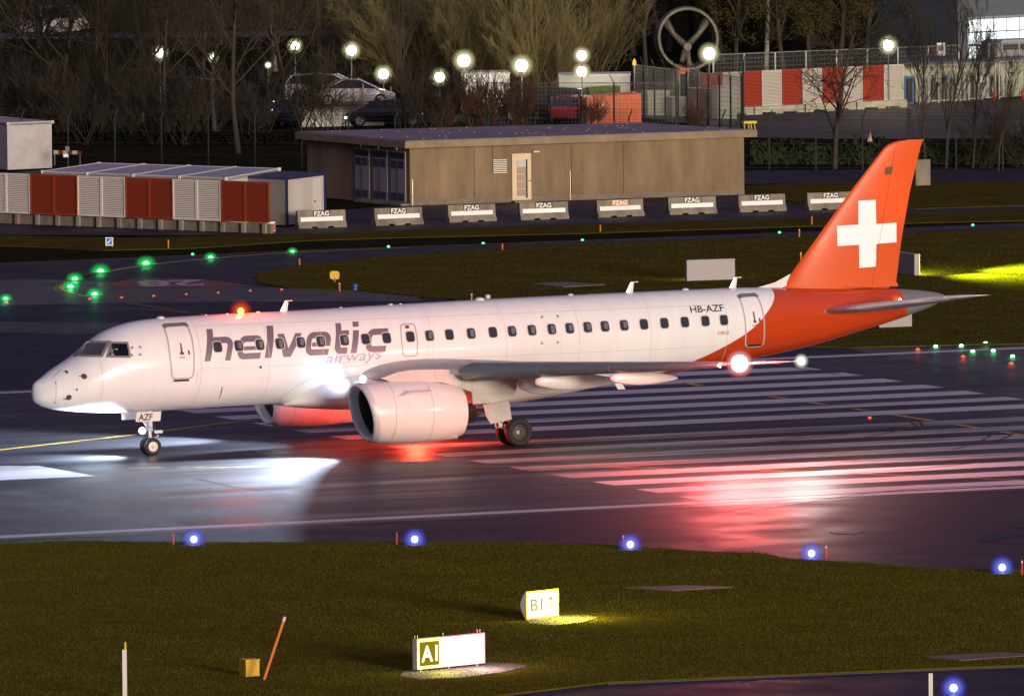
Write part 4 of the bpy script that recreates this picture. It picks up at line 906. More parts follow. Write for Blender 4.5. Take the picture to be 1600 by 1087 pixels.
crm = mat('cream_door_paint', (.72, .56, .36), .5); d = onF(799, 240.5, 828.5, 313, .05, crm, 'door', t)
for i in range(5):
    y0 = 250+i*11.4; onF(806.5, y0, 820, y0+10.4, .03, mat('door_glass', (.45, .34, .24), .15) if i else mat('door_notice', (.5, .5, .5), .4), 'door_pane', d, .058)
onF(820, 249, 822.5, 309, .03, blk, 'reveal', d, .058); MB().obox(A+ux*fu(824.5)+nf*.06+Vector((0, 0, 1.0)), ux*.1, nf*.05, Vector((0, 0, .04))).build('handle', blk, d)
v = onF(769, 249, 791.5, 272, .03, blk, 'vent', t)
for i in range(8): onF(769.5, 249.5+i*2.85, 791, 251.2+i*2.85, .03, mat('vent_slat', (.72, .62, .5), .5) if i == 0 else bpy.data.materials['vent_slat'], 'slat', v, .04)
for x, y0, y1 in ((740.5, 232, 314), (769.5, 229, 248), (892, 228, 313), (973, 222, 311)): onF(x-.5, y0, x+.5, y1, .006, mat('wall_joint', (.08, .06, .045), .9) if 'wall_joint' not in bpy.data.materials else bpy.data.materials['wall_joint'], 'wall_joint', t)
onF(643.8, 281, 645.2, 322, .03, mat('steel_pipe', (.5, .42, .3), .4, metal=.6), 'drain_pipe', t); onF(889.2, 266, 890.2, 313, .03, bpy.data.materials['steel_pipe'], 'drain_pipe', t)
onF(831.5, 236, 841, 238.2, .14, strutm, 'door_lamp', t); onF(798, 314, 830, 320, .5, concrete, 'door_step', t)
onF(641, 313.6, 1163, 321.4, .025, mat('plinth', (.25, .2, .15), .9, var=.2), 'plinth', t, .003)
lu = lambda px: (641-px)/160*Wl
gy = mat('grey_steel_door', (.33, .31, .3), .5); blg = mat('blue_tinted_glass', (.06, .065, .12), .3)
for x0, x1 in ((612, 635), (584.5, 607), (557, 579)):
    u0, u1 = lu(x1), lu(x0); w_ = u1-u0
    d = MB().obox(A+ul*u0+nl*.004+Vector((0, 0, .12)), ul*w_, nl*.04, Vector((0, 0, 2.45))).build('utility_door', gy, t)
    MB().obox(A+ul*(u0+.03)+nl*.05+Vector((0, 0, 2.2)), ul*(w_-.06), nl*.02, Vector((0, 0, .3))).build('vent_grille', mat('dark_grille', (.03, .03, .04), .6) if 'dark_grille' not in bpy.data.materials else bpy.data.materials['dark_grille'], d)
    for h in (0, 1):
        for z, hh in ((1.75, .36), (.2, .36)): MB().obox(A+ul*(u0+.1+h*w_/2)+nl*.05+Vector((0, 0, z)), ul*(w_/2-.2), nl*.02, Vector((0, 0, hh))).build('door_window', blg, d)
    MB().obox(A+ul*(u0+w_/2-.01)+nl*.05+Vector((0, 0, .15)), ul*.02, nl*.02, Vector((0, 0, 1.95))).build('door_gap', blk, d)
    MB().ball(A+ul*(u0+w_/2)+nl*.1+Vector((0, 0, 2.68)), .06, 8).build('bulkhead_lamp', wwht, t)
MB().obox(A+nl*.004+ul*0.02, ul*4.4, nl*.5, Vector((0, 0, .1))).build('side_step', concrete, t)

# --- airfield signs
def edge_box(a, b, z0, h, th):            # a->b bottom front edge; returns o, u, n (n towards camera), W
    a, b = Vector(a), Vector(b); u = (b-a); W = u.length; u.normalize(); n = Vector((u.y, -u.x, 0)); n = n if n.dot(CAM-a) > 0 else -n
    return a+Vector((0, 0, z0)), u, n, W
casing = mat('sign_casing', (.42, .38, .36), .5); yface = glow('yellow_sign_face', (1, .86, .3), 2.6); rface = glow('overexposed_red_sign_face', (1, .84, .86), 2.2)
def mounts(t, o, u, W, z): 
    for k in (.08, .5, .92): MB().tube([o+u*W*k-Vector((0, 0, z)), o+u*W*k], .035, 8).build('mount', strutm, t)
o, u, n, W = edge_box(G(652, 1050, .05), G(757, 1039.5, .05), .08, .95, .2); H = .93
t = thing('holding_point_sign', 'wide lit sign with A1 on dark yellow and a glowing blank white half', 'airfield sign', o)
MB().obox(o-n*.2, u*W, n*.2, Vector((0, 0, H))).build('casing', casing, t); mounts(t, o-n*.1, u, W, .08)
wA = W*.335
MB().obox(o+u*.02+n*.003+Vector((0, 0, .02)), u*(wA-.02), n*.02, Vector((0, 0, H-.04))).build('location_panel', yface, t)
MB().obox(o+u*.07+n*.025+Vector((0, 0, .1)), u*(wA-.12), n*.006, Vector((0, 0, H-.2))).build('dark_field', glow('dark_yellow_field', (.30, .22, .004), 1), t)
mb = MB(); text_on(mb, 'A1', o+u*.15+n*.034+Vector((0, 0, .22)), u, (0, 0, 1), wA-.27, H-.44, (0, 0, 0), bold=.02); mb.build('lettering', glow('sign_letter_glow', (1, .93, .6), 2.2), t); lamp('sign_glow', o+u*W*.68+n*.95+Vector((0, 0, .6)), (1, .6, .6), 150, t, .25); lamp('sign_glow', o+u*W*.15+n*.8+Vector((0, 0, .6)), (1, .85, .1), 110, t, .2)
MB().obox(o+u*(wA+.01)+n*.003+Vector((0, 0, .02)), u*(W-wA-.03), n*.02, Vector((0, 0, H-.04))).build('red_panel', rface, t)
mb = MB(); mb.obox(o+u*wA+n*.004+Vector((0, 0, H-.02)), u*(W-wA), n*.025, Vector((0, 0, .03))); mb.obox(o+u*(W-.02)+n*.004, u*.03, n*.025, Vector((0, 0, H-.021))); mb.build('red_rim', glow('red_sign_rim', (1, .12, .3), 1.6), t)
mb = MB(); mb.obox(o+n*.004+Vector((0, 0, H-.02)), u*wA, n*.025, Vector((0, 0, .03))); mb.build('yellow_rim', glow('yellow_sign_rim', (.9, .75, .02), 1.3), t)
for k in (.0, .04, .42, .93, .97): MB().tube([o+u*W*k-n*.1+Vector((0, 0, H)), o+u*W*k-n*.1+Vector((0, 0, H+.1))], .012, 5).build('lifting_eye', strutm, t)
o, u, n, W = edge_box(G(822, 969, .05), G(873, 963.5, .05), .03, .9, .2); H = .86
t = thing('direction_sign', 'lit yellow-white sign reading B1 with an upward arrow on the grass', 'airfield sign', o)
rg = []
for k in (0, 1): rg.append([o+u*(W*k)+n*(-.02-.22*math.sin(math.pi*i/10))+Vector((0, 0, .02+H*i/10)) for i in range(11)])
MB().loft(rg).build('casing', mat('white_sign_shell', (.62, .58, .52), .45), t)
MB().obox(o-n*.018, u*W, n*.03, Vector((0, 0, H+.02))).build('frame', mat('yellow_frame', (.5, .34, .02), .5), t)
MB().obox(o+u*.035+n*.014+Vector((0, 0, .035)), u*(W-.07), n*.01, Vector((0, 0, H-.06))).build('face', glow('yellow_white_face', (1, .92, .55), 2.0), t); lamp('sign_glow', o+u*W*.75+n*.95+Vector((0, 0, .6)), (1, .82, .06), 380, t, .25)
lm = glow('faint_letter', (.4, .33, .12), 1); mb = MB()
for txt, x, w_ in (('B', .14, .23), ('1', .47, .05)): text_on(mb, txt, o+u*x*W/1.07+n*.028+Vector((0, 0, .26)), u, (0, 0, 1), w_*W/1.07, .36, (0, 0, 0))
mb.build('lettering', lm, t); mb = MB(); s0 = o+u*(.78*W/1.07)+n*.028
mb.obox(s0+Vector((0, 0, .26)), u*.036, n*.004, Vector((0, 0, .36)))
for sg in (-1, 1): mb.obox(s0+u*.011+Vector((0, 0, .62)), u*(.085*sg)-Vector((0, 0, .11)), n*.004, u*(.02*sg)-Vector((0, 0, -.035)))
mb.build('arrow', lm, t)
# backs of signs beyond the aircraft
sback = mat('sign_back_grey', (.38, .34, .34), .5); gface = glow('far_sign_face', (1, .82, .08), 14)
for px0, px1, yb0, yb1, h, th, lab, s_, lit in ((1073.5, 1148.5, 441, 438.5, .9, .25, 'grey back of a wide sign standing on the grass above the cabin roof line', 1, 1), (1376, 1429, 425, 432.5, .93, .25, 'grey back of a sign behind the tail fin with lit grass beyond it', 1, 2), (1374, 1425, 514, 512, .65, .2, 'pale blank sign panel on the grass under the tail cone', 1, 0)):
    o, u, n, W = edge_box(G(px0, yb0), G(px1, yb1), .06, h, th); t = thing('sign_board', lab, 'sign', o)
    if lit == 2: MB().obox(o-n*th, u*(W+.0), n*th, Vector((0, 0, h))).build('casing', sback, t)
    else: MB().obox(o-n*th, u*W, n*th, Vector((0, 0, h))).build('casing', sback, t)
    mounts(t, o-n*.1, u, W, .08)
    if lit == 1: MB().obox(o+u*.04-n*(th+.02)+Vector((0, 0, .03)), u*(W-.08), n*.015, Vector((0, 0, h-.06))).build('lit_face', gface, t)
    if lit == 2: MB().obox(o+u*.04-n*(th+.02)+Vector((0, 0, .03)), u*(W-.08), n*.015, Vector((0, 0, h-.06))).build('lit_face', glow('far_sign_face_bright', (.85, 1, .06), 40), t); lamp('sign_glow', o+u*W*.9-n*(th+.4)+Vector((0, 0, 2.1)), (.75, 1, .04), 26000, t, .3, spot=110, blend=1, aim=tuple(u*.75-n*.75+Vector((0, 0, -.16)))); lamp('sign_glow', o+u*W*.95-n*(th+.5)+Vector((0, 0, 2.4)), (.7, 1, .04), 130000, t, .3, spot=64, blend=1, aim=tuple(CR*.8+CF*.45+Vector((0, 0, -.11))))  # floating spots added to spread the sign's light over the grass

# --- lights in and beside the pavement
alum = mat('fixture_metal', (.35, .35, .36), .4, metal=.7)
def edge_light(px, py, pb, lab, s_=1.0):
    p = G(px, pb, .04); z = (pb-py)/ppm(p); t = thing('edge_light', lab, 'taxiway light', p, 'blue taxiway edge lights')
    MB().tube([p-Vector((0, 0, .04)), p+Vector((0, 0, max(.05, z-.1)))], [.04, .03], 10).build('stem', alum, t)
    MB().lathe(p, (0, 0, 1), [(0, .0), (.0, .13), (.02, .12), (.03, .05)], 16).build('base_plate', alum, t)
    ln = MB().ball(p+Vector((0, 0, z)), .12*s_, 14).build('lens', BLUE, t); halo_shells(p+Vector((0, 0, z)), .15*s_, .42*s_, (.35, .42, 1), (.06, .08, 1), ln)
    lamp('edge_light_glow', p+Vector((0, 0, z)), (.12, .2, 1), 60*s_, t, .17)
BLUE = glow('blue_lens', (.5, .55, 1), 9); BLUEC = cover('blue_glass', (.12, .17, 1), 1.1, .35); BLUED = cover('blue_outer_glass', (.1, .14, 1), .8, .14)
for px, py, pb, lab in ((303, 842, 852, 'blue edge light at the grass rim below the nose wheel, leftmost of the row'), (648, 842, 852, 'blue edge light at the grass rim below the left engine'), (985, 850, 859, 'blue edge light at the grass rim left of the red ground reflection'), (1268, 864, 873, 'blue edge light by the cover plate, right of the pink ground reflection'), (1566, 886, 896, 'blue edge light near the puddle, rightmost at the grass rim'), (1490, 1074, 1086, 'blue edge light at the bottom edge beside a white post')): edge_light(px, py, pb, lab)
def rod(name, x0, y0, x1, y1, r, m_, lab, cat, tip=None, group=None, z=.03, tipk=.82):   # y1 = foot
    p = G(x1, y1, z); q = ppm(p); h = (y1-y0)/q/math.cos(PITCH); d = CR*((x0-x1)/q)+Vector((0, 0, h)); t = thing(name, lab, cat, p, group)
    MB().tube([p, p+d*(tipk if tip else 1)], r, 8).build('pole', m_, t)
    if tip: MB().tube([p+d*tipk, p+d], r*1.02, 8).build('tip', tip, t)
    return t
orr = mat('orange_pole', (.75, .2, .03), .5); rdp = mat('red_pole', (.6, .08, .06), .5); whp = mat('white_pole', (.75, .72, .68), .5); ywt = mat('yellow_tip', (.8, .55, .03), .5)
for x, y0, y1, lab in ((271, 831, 851, 'left of the leftmost blue light'), (620, 831, 850, 'left of the blue light below the engine'), (974, 836, 855, 'left of the middle blue light'), (1291, 852, 874, 'right of the fourth blue light'), (1597, 875, 898, 'at the right edge of the picture')): rod('marker_post', x, y0, x, y1, .028, rdp, 'thin red marker post at the grass rim, '+lab, 'marker post', whp if x > 900 else None, 'red marker posts at the grass rim', .05)
for x, y0, y1, lab, tip in ((263, 375, 388, 'right of the blue arrow sign', ywt), (468, 404, 415, 'at the tip of the grass island', None), (530.5, 442, 455, 'beside the yellow round sign', whp), (737, 459, 471, 'just above the middle of the cabin roof', whp), (785, 380.5, 391, 'on the rear taxiway edge below the barriers', None), (938, 351, 362, 'on the grass strip below the orange-plated barrier', None), (1268.5, 338, 351, 'on the grass strip below the rightmost barrier', None), (1249, 358, 371, 'with a yellow tip left of the tail fin', ywt), (1251.5, 394, 420, 'low behind the front edge of the tail fin', ywt)): rod('marker_post', x, y0, x, y1, .035, orr, 'small orange marker post '+lab, 'marker post', tip, 'orange marker posts behind the aircraft')
for x, y0, y1, m_, lab in ((555, 443, 453, mat('blue_cap', (.05, .1, .5), .4), 'small blue-capped edge light right of the yellow round sign'), (762, 460, 471, whp, 'small pale edge light above the middle of the cabin roof')):
    p = G(x, y1, .04); h = (y1-y0)/ppm(p); t = thing('edge_light', lab, 'taxiway light', p); MB().lathe(p, (0, 0, 1), [(0, .08), (h*.4, .07), (h*.45, .11), (h*.85, .12), (h, .06), (h, 0)], 12).build('lens', m_, t); MB().lathe(p, (0, 0, 1), [(0, .0), (0, .14), (.02, .13)], 12).build('base_plate', alum, t)
# yellow round sign
p = G(523, 441, .05); t = thing('round_sign', 'small yellow rounded sign on the tip of the grass island', 'sign', p); q = ppm(p); MB().tube([p, p+Vector((0, 0, .2))], .03, 8).build('stem', alum, t)
P = rrect(-7.5/q, .12, 7.5/q, .12+13.5/q, .13, 5); MB().prism([p+CR*a+Vector((0, 0, b)) for a, b in P], CF*.12).build('panel', mat('yellow_sign_paint', (.8, .5, .03), .5), t)
# blue arrow sign
p = G(171, 387, .03); q = ppm(p); t = thing('arrow_sign', 'small square blue sign with a white diagonal arrow on the far grass strip', 'sign', p); w_ = 6/q
for s_ in (-1, 1): MB().tube([p+CR*w_*.8*s_, p+CR*w_*.8*s_+Vector((0, 0, .1))], .02, 6).build('leg', alum, t)
bb = lambda x0, z0, x1, z1, off, m_, nm: MB().obox(p+CR*x0+Vector((0, 0, z0))-CF*off, CR*(x1-x0), CF*.03, Vector((0, 0, z1-z0))).build(nm, m_, t)
bb(-w_, .09, w_, .09+13/q, .04, offw, 'frame'); bb(-w_*.72, .14, w_*.72, .05+13/q, .05, mat('sign_blue', (.03, .14, .55), .4, emis=(.03, .15, .6), estr=.35), 'panel')
mb = MB(); c = p-CF*.056+Vector((0, 0, .095+6.5/q)); mb.add([c+CR*a+Vector((0, 0, b)) for a, b in [(.1, .07), (.07, .1), (-.05, -.02), (-.02, -.05)]], [(0, 1, 2, 3)]); mb.add([c+CR*a+Vector((0, 0, b)) for a, b in [(-.1, -.1), (.01, -.08), (-.08, .01)]], [(0, 1, 2)]); mb.build('arrow', offw, t)
# green and red inset lights
GREEN = glow('green_lens', (.35, 1, .5), 7); GRC = cover('green_glass', (.01, .9, .12), 1, .4); GRD = cover('green_outer_glass', (.0, .6, .1), .7, .16); GREEN2 = glow('dim_green_lens', (.1, 1, .45), 3); RED = glow('red_lens', (1, .12, .06), 1.6); WHT = glow('white_lens', (.8, 1, .9), 5)
def inset(px, py, r, m_, lab, group, power=0, col=(.05, 1, .25)):
    p = G(px, py, .01); t = thing('inset_light', lab, 'taxiway light', p, group)
    MB().lathe(p, (0, 0, 1), [(0, r*1.7), (.012, r*1.6), (.02, r*1.0)], 16).build('rim', alum, t); ln = MB().ball(p+Vector((0, 0, .02)), r*(.8 if power > 5 else 1), 12, .8).build('lens', m_, t)
    if power > 5: halo_shells(p+Vector((0, 0, .02)), r*1.1, r*2.5, (.05, 1, .2), (0, .6, .1), ln, .8)
    if power: lamp('inset_light_glow', p+Vector((0, 0, r+.12)), col, power, t, .1)
for px, py, r, pw, lab in ((9, 468, .13, 10, 'at the left edge of the picture'), (110, 449, .17, 24, 'second lowest on the bend'), (117, 437, .17, 24, 'on the inside of the bend, just above another'), (148, 461, .17, 24, 'lowest, at the end of the bend'), (157, 425, .2, 30, 'upper left on the bend'), (228, 413, .2, 30, 'brightest, above the red ground marking'), (329, 403, .13, 12, 'on the straight right of the red ground marking'), (457, 394, .11, 6, 'on the straight above the grass tip')): inset(px, py, r, GREEN, 'green taxiway centre light '+lab, 'green inset centre lights', pw)
for px, py in ((301, 398), (607, 386), (755, 381), (910, 376), (1218, 364), (1520, 352.5)): inset(px, py, .07, GREEN2, 'faint green inset light far along the rear taxiway', 'faint green inset lights')
for px, py in ((11, 474), (140, 468), (190, 465.5), (240, 463), (291, 460.5), (341, 458), (391, 455), (440, 453)): inset(px, py, .055, RED, 'small red stop bar light in the row across the taxiway', 'red stop bar lights')
for px, py, lab in ((1434, 547, 'upper left of three'), (1505, 558, 'middle of three'), (1580, 569, 'lower right of three')): inset(px, py, .09, RED, 'red inset light on the far pavement right of the tail, '+lab, 'red inset lights right of the tail', 3, (1, .1, .05))
for px, py, lab in ((1462, 542, 'leftmost'), (1502, 541, 'upper one by the grass'), (1520, 550, 'middle one'), (1552, 549, 'right of the middle one'), (1540, 537, 'highest, on the grass edge'), (1582, 557.5, 'rightmost, at the picture edge')): inset(px, py, .09, GREEN, 'green inset light on the far pavement right of the tail, '+lab, 'green inset lights right of the tail', 3)
inset(1359, 653.5, .07, RED, 'tiny red light in the dark gap between the painted stripes', 'light among the stripes'); bpy.data.objects

# --- foreground bits
p = G(195.5, 1092, .05); q = ppm(p); t = thing('white_post', 'square white post with a yellow tip in the lower left grass', 'post', p)
MB().obox(p-CR*.07, CR*.13, CF*.1, Vector((0, 0, 78/q))).build('post', whp, t); MB().tube([p+CR*.02+CF*.05+Vector((0, 0, 78/q)), p+CR*.02+CF*.05+Vector((0, 0, 90/q))], .035, 8).build('tip', ywt, t)
p = G(1454.5, 1097, .02); q = ppm(p); t = thing('white_post', 'short white post at the bottom right beside a blue light', 'post', p); MB().obox(p-CR*.06, CR*.12, CF*.1, Vector((0, 0, 46/q))).build('post', whp, t)
p = G(396, 1056, .05); q = ppm(p); t = thing('junction_box', 'yellow cube-shaped box with a red top label standing in the grass', 'box', p); Mx = Matrix.Rotation(R_(28)-YAW, 3, 'Z'); e1, e2 = Mx @ Vector((.46, 0, 0)), Mx @ Vector((0, .46, 0))
MB().obox(p-e1*.55, e1, e2, Vector((0, 0, 25/q))).build('body', mat('yellow_box_paint', (.72, .42, .03), .5, var=.15, vscale=3), t); MB().obox(p-e1*.58-e2*.03+Vector((0, 0, 25/q)), e1*1.06, e2*1.06, Vector((0, 0, .03))).build('lid', mat('yellow_lid', (.78, .46, .03), .5), t); MB().obox(p-e1*.25+e2*.35+Vector((0, 0, 25/q+.031)), e1*.4, e2*.3, Vector((0, 0, .012))).build('top_label', rdp, t)
rod('leaning_pole', 446, 963, 412.5, 1061, .045, orr, 'orange pole with a white tip leaning to the right beside the yellow box', 'pole', whp, None, .05, .93)

# ================================================================== behind the buildings
greenp = mat('dark_green_steel', (.03, .045, .04), .5, metal=.3); galv = mat('galvanised_steel', (.3, .31, .3), .45, metal=.6); palef = mat('pale_steel_frame', (.5, .5, .46), .45)
# perimeter fence: posts with a bent tip and straining wires
pts = [G(x, 263+.002*x) for x in range(-112, 1720, 73)]
t = thing('perimeter_fence', 'tall dark green wire fence with bent post tips running behind the flat-roofed building', 'fence', pts[0])
fd = (pts[-1]-pts[0]).normalized(); fn = Vector((-fd.y, fd.x, 0))
for p in pts: MB().tube([p, p+Vector((0, 0, 2.55)), p+Vector((0, 0, 3.0))+fd*.18], [.042, .042, .03], 6).build('post', greenp, t)
mb = MB()
for z in (.1, .7, 1.3, 1.9, 2.5): mb.tube([pts[0]+Vector((0, 0, z)), pts[-1]+Vector((0, 0, z))], .008, 4)
for k in (.35, .7, 1): mb.tube([pts[0]+Vector((0, 0, 2.55+.45*k))+fd*.18*k, pts[-1]+Vector((0, 0, 2.55+.45*k))+fd*.18*k], .007, 4)
mb.build('wire', greenp, t)
def mesh_fence(a, b, h, lab, step=2.4, bar=.11, name='mesh_fence', pm_=greenp, wm_=galv, arms=True, z=0, rail=True, r=.045):
    a, b = Vector(a)+Vector((0, 0, z)), Vector(b)+Vector((0, 0, z)); u = (b-a); Wd = u.length; u.normalize(); nn = Vector((-u.y, u.x, 0)); t = thing(name, lab, 'fence', a); n_ = max(1, round(Wd/step))
    for i in range(n_+1):
        p = a+u*(Wd*i/n_); mb = MB(); mb.tube([p, p+Vector((0, 0, h+.05))], r, 6)
        mb.build('post', pm_, t)
        if arms: MB().tube([p+Vector((0, 0, h+.05)), p+Vector((0, 0, h+.5))-u*.25-nn*.1], .025, 5).build('wire_arm', pm_, t)
    mb = MB(); k = bar
    while k < Wd: mb.obox(a+u*k, u*.012, nn*.012, Vector((0, 0, h))); k += bar
    k = .2
    while k < h: mb.obox(a+nn*.013+Vector((0, 0, k)), u*Wd, nn*.012, Vector((0, 0, .014))); k += .24
    mb.build('mesh', wm_, t)
    if rail: MB().obox(a-nn*.03+Vector((0, 0, h)), u*Wd, nn*.06, Vector((0, 0, .05))).build('top_rail', wm_, t)
    return t
brn = mat('brown_grey_mesh', (.14, .12, .11), .6)
mesh_fence(G(760, 197), G(1060, 197), 2.25, 'brownish mesh fence before the orange container, left of the tall fence', 3, .2, wm_=brn)
mesh_fence(G(990, 182), G(1159, 204), 2.75, 'tall grey mesh fence with dark green posts, left of the red and white screen', 1.5, .12, wm_=mat('dark_grey_mesh', (.2, .2, .19), .6))
mesh_fence(G(1159, 204), G(1163, 176), 2.75, 'short return of the grey mesh fence at its right corner', 2, .12, wm_=bpy.data.materials['dark_grey_mesh'])
p0, p1 = G(1125, 204), G(1152, 190)
# upper railing behind the right screen
b0, b1 = G(1115, 164), G(1640, 142)
t = mesh_fence(b0, b1, 1.15, 'grey framed mesh fence standing above the red and white screen on the right', 2.05, .09, 'railing_fence', palef, mat('fine_grey_mesh', (.16, .17, .16), .6), False, 1.55); 
ku = (b1-b0).normalized(); kn = Vector((-ku.y, ku.x, 0)); o = tag(MB().obox(b0+kn*.1, b1-b0, kn*.25, Vector((0, 0, 1.55))).build('retaining_wall', mat('pale_wall', (.36, .36, .33), .8, var=.2, vscale=1.5), org=b0), 'pale retaining wall behind the right red and white screen', 'wall')

# right red and white screen on concrete blocks
rbase = lambda x: 180-(x-1161)*.048
xs2 = [1097, 1129, 1161, 1190, 1222, 1253.5, 1285, 1317, 1348.5, 1380.5, 1412.5]
redr = mat('bright_red_louvre', (.38, .045, .02), .45); whr = mat('cream_louvre', (.6, .57, .49), .45)
pos_ = ['hidden behind the mesh fence, leftmost', 'behind the mesh fence corner', 'just right of the mesh fence corner', 'second from the fence corner', 'third from the fence corner', 'left of the bare tree trunk', 'behind the left branches of the bare tree', 'behind the right branches of the bare tree', 'second from the right end', 'at the right end']
for i in range(10):
    wh = i % 2 == 1; screen_panel(G(xs2[i], rbase(xs2[i])), G(xs2[i+1]-.5, rbase(xs2[i+1])), .44, 2.34, whr if wh else redr, ('cream' if wh else 'bright red')+' louvred panel of the right screen, '+pos_[i], 'louvred panels of the right screen', 1, .075)
for i in range(4):
    a, b = G(1097+i*80, rbase(1097+i*80)), G(1097+i*80+78, rbase(1097+i*80+78)); u = b-a; W = u.length; u.normalize(); n = Vector((u.y, -u.x, 0)); o = thing('concrete_block', 'pale concrete block under the right screen, '+['behind the mesh fence', 'second from the left', 'under the bare tree', 'rightmost'][i], 'concrete block', a, 'blocks under the right screen')
    mb = MB(); mb.obox(a-n*.3+Vector((0, 0, .1)), u*W, n*.45, Vector((0, 0, .32)))
    for k in (0, .42, .85): mb.obox(a-n*.3+u*W*k, u*W*.15, n*.45, Vector((0, 0, .099)))
    mb.build('block', mat('pale_concrete', (.42, .41, .31), .85, var=.35, vscale=1.5) if 'pale_concrete' not in bpy.data.materials else bpy.data.materials['pale_concrete'], o)
# blue cabinet, gas cages
p = G(1413.5, 163); u = ku; t = thing('blue_cabinet', 'blue steel cabinet with dark glass between the right screen and the gas cage', 'cabinet', p)
MB().obox(p, u*.58, kn*.6, Vector((0, 0, 1.5))).build('body', mat('cabinet_blue', (.05, .13, .35), .5), t); MB().obox(p+u*.08-kn*.02+Vector((0, 0, .1)), u*.42, kn*.018, Vector((0, 0, 1.3))).build('door', glassd, t)
shedm = mat('corrugated_pale', (.5, .52, .42), .55)
def cage(x0, x1, yb0, yb1, h, lab, doors):
    a, b = G(x0, yb0), G(x1, yb1); u = (b-a); W = u.length; u.normalize(); nn = Vector((-u.y, u.x, 0)); t = thing('gas_cage', lab, 'gas cage', a); dp = 1.5
    MB().obox(a+nn*dp, u*W, nn*.05, Vector((0, 0, h))).build('rear_wall', shedm, t)
    rb_ = MB(); k = .1
    while k < h: rb_.obox(a+nn*(dp-.05), u*W, nn*.04, Vector((0, 0, .0))+Vector((0, 0, .05))) if False else rb_.obox(a+nn*(dp-.045)+Vector((0, 0, k)), u*W, nn*.04, Vector((0, 0, .06))); k += .16
    rb_.build('corrugation', shedm, t)
    MB().obox(a-nn*.15-u*.1+Vector((0, 0, h+.02)), u*(W+.2), nn*(dp+.3), Vector((0, 0, .08))).build('roof', galv, t)
    for i in range(doors+1):
        MB().obox(a+u*(W*i/doors-.04), u*.07, nn*.07, Vector((0, 0, h))).build('post', palef, t)
    for z in (.1, h-.08): MB().obox(a+nn*.08+Vector((0, 0, z)), u*W, nn*.05, Vector((0, 0, .06))).build('frame_rail', palef, t)
    mb = MB(); k = .12
    while k < W: mb.obox(a+nn*.03+u*k, u*.008, nn*.008, Vector((0, 0, h))); k += .12
    mb.build('mesh', galv, t); return t, a, u, nn, W
cyl = mat('gas_cylinder_grey', (.36, .37, .33), .4); cyd = mat('gas_cylinder_dark', (.05, .055, .055), .45)
t1, a, u, nn, W = cage(1438, 1556, 163, 156, 2.1, 'steel mesh cage with grey gas cylinders behind the bare shrubs on the right', 4)
def cylinder(p, m_, lab, h=1.45):
    o = MB().lathe(p, (0, 0, 1), [(0, .0), (0, .12), (h*.8, .12), (h*.87, .09), (h*.9, .045), (h*.94, .045), (h*.94, .06), (h, .06), (h, 0)], 12).build('gas_cylinder', m_, org=p, smooth=True, angle=40); return tag(o, lab, 'gas cylinder', 'gas cylinders in the cages')
for k, m_ in ((.13, cyl), (.2, cyl), (.26, cyd), (.33, cyd), (.4, cyd), (.55, cyl), (.61, cyl), (.67, cyl), (.73, cyl), (.8, cyd), (.86, cyl), (.91, cyl)): cylinder(a+u*W*k+nn*.55, m_, ('pale grey' if m_ is cyl else 'dark')+' gas cylinder standing upright in the left cage', 1.2+.5*((k*37) % 1))
t2, a2, u2, n2, W2 = cage(1562, 1680, 155.5, 148, 2.1, 'second steel mesh cage with a white notice at the right edge', 3)
cylinder(a2+u2*W2*.1+n2*.6, cyd, 'dark gas cylinder standing upright in the right edge cage'); cylinder(a2+u2*W2*.18+n2*.5, cyl, 'pale grey gas cylinder standing upright in the right edge cage', 1.3)
def plate(o, u, w, h, m_, name, par, off=Vector((0, 0, 0))): return MB().obox(o+off, u*w, Vector((u.y, -u.x, 0))*.012, Vector((0, 0, h))).build(name, m_, par)
ntc = mat('white_notice', (.75, .76, .7), .5)
plate(a+u*W*.78-nn*.06+Vector((0, 0, 1.0)), u, .6, .36, ntc, 'notice', t1); plate(a+u*W*.82-nn*.06+Vector((0, 0, 1.42)), u, .3, .22, ntc, 'notice', t1)
plate(a2+u2*W2*.08-n2*.06+Vector((0, 0, 1.0)), u2, .6, .36, ntc, 'notice', t2); plate(a2+u2*W2*.13-n2*.06+Vector((0, 0, 1.45)), u2, .3, .22, ntc, 'notice', t2)
c = a+u*W*.35-nn*.07+Vector((0, 0, 1.35)); sb = MB().lathe(c, -nn, [(0, 0), (0, .14), (.012, .14), (.012, 0)], 20).build('mandatory_sign', mat('sign_blue_round', (.03, .15, .5), .4), t1); MB().obox(c-nn*.014-u*.018-Vector((0, 0, .08)), u*.036, -nn*.004, Vector((0, 0, .16))).build('pictogram', ntc, sb)
for px, py in ((1549, 158), (1594, 155.5)):
    p = G(px, py)-kn*.3; t = thing('fire_extinguisher', 'red fire extinguisher on the ground '+('between the two cages' if px < 1560 else 'in front of the right cage'), 'fire extinguisher', p); MB().lathe(p, (0, 0, 1), [(0, 0), (0, .1), (.42, .1), (.5, .05), (.52, 0)], 12).build('body', mat('extinguisher_red', (.6, .03, .02), .35) if 'extinguisher_red' not in bpy.data.materials else bpy.data.materials['extinguisher_red'], t, smooth=True); MB().tube([p+Vector((0, 0, .5)), p+Vector((0, 0, .6)), p+Vector((.1, 0, .55))], .02, 5).build('valve', blk, t)
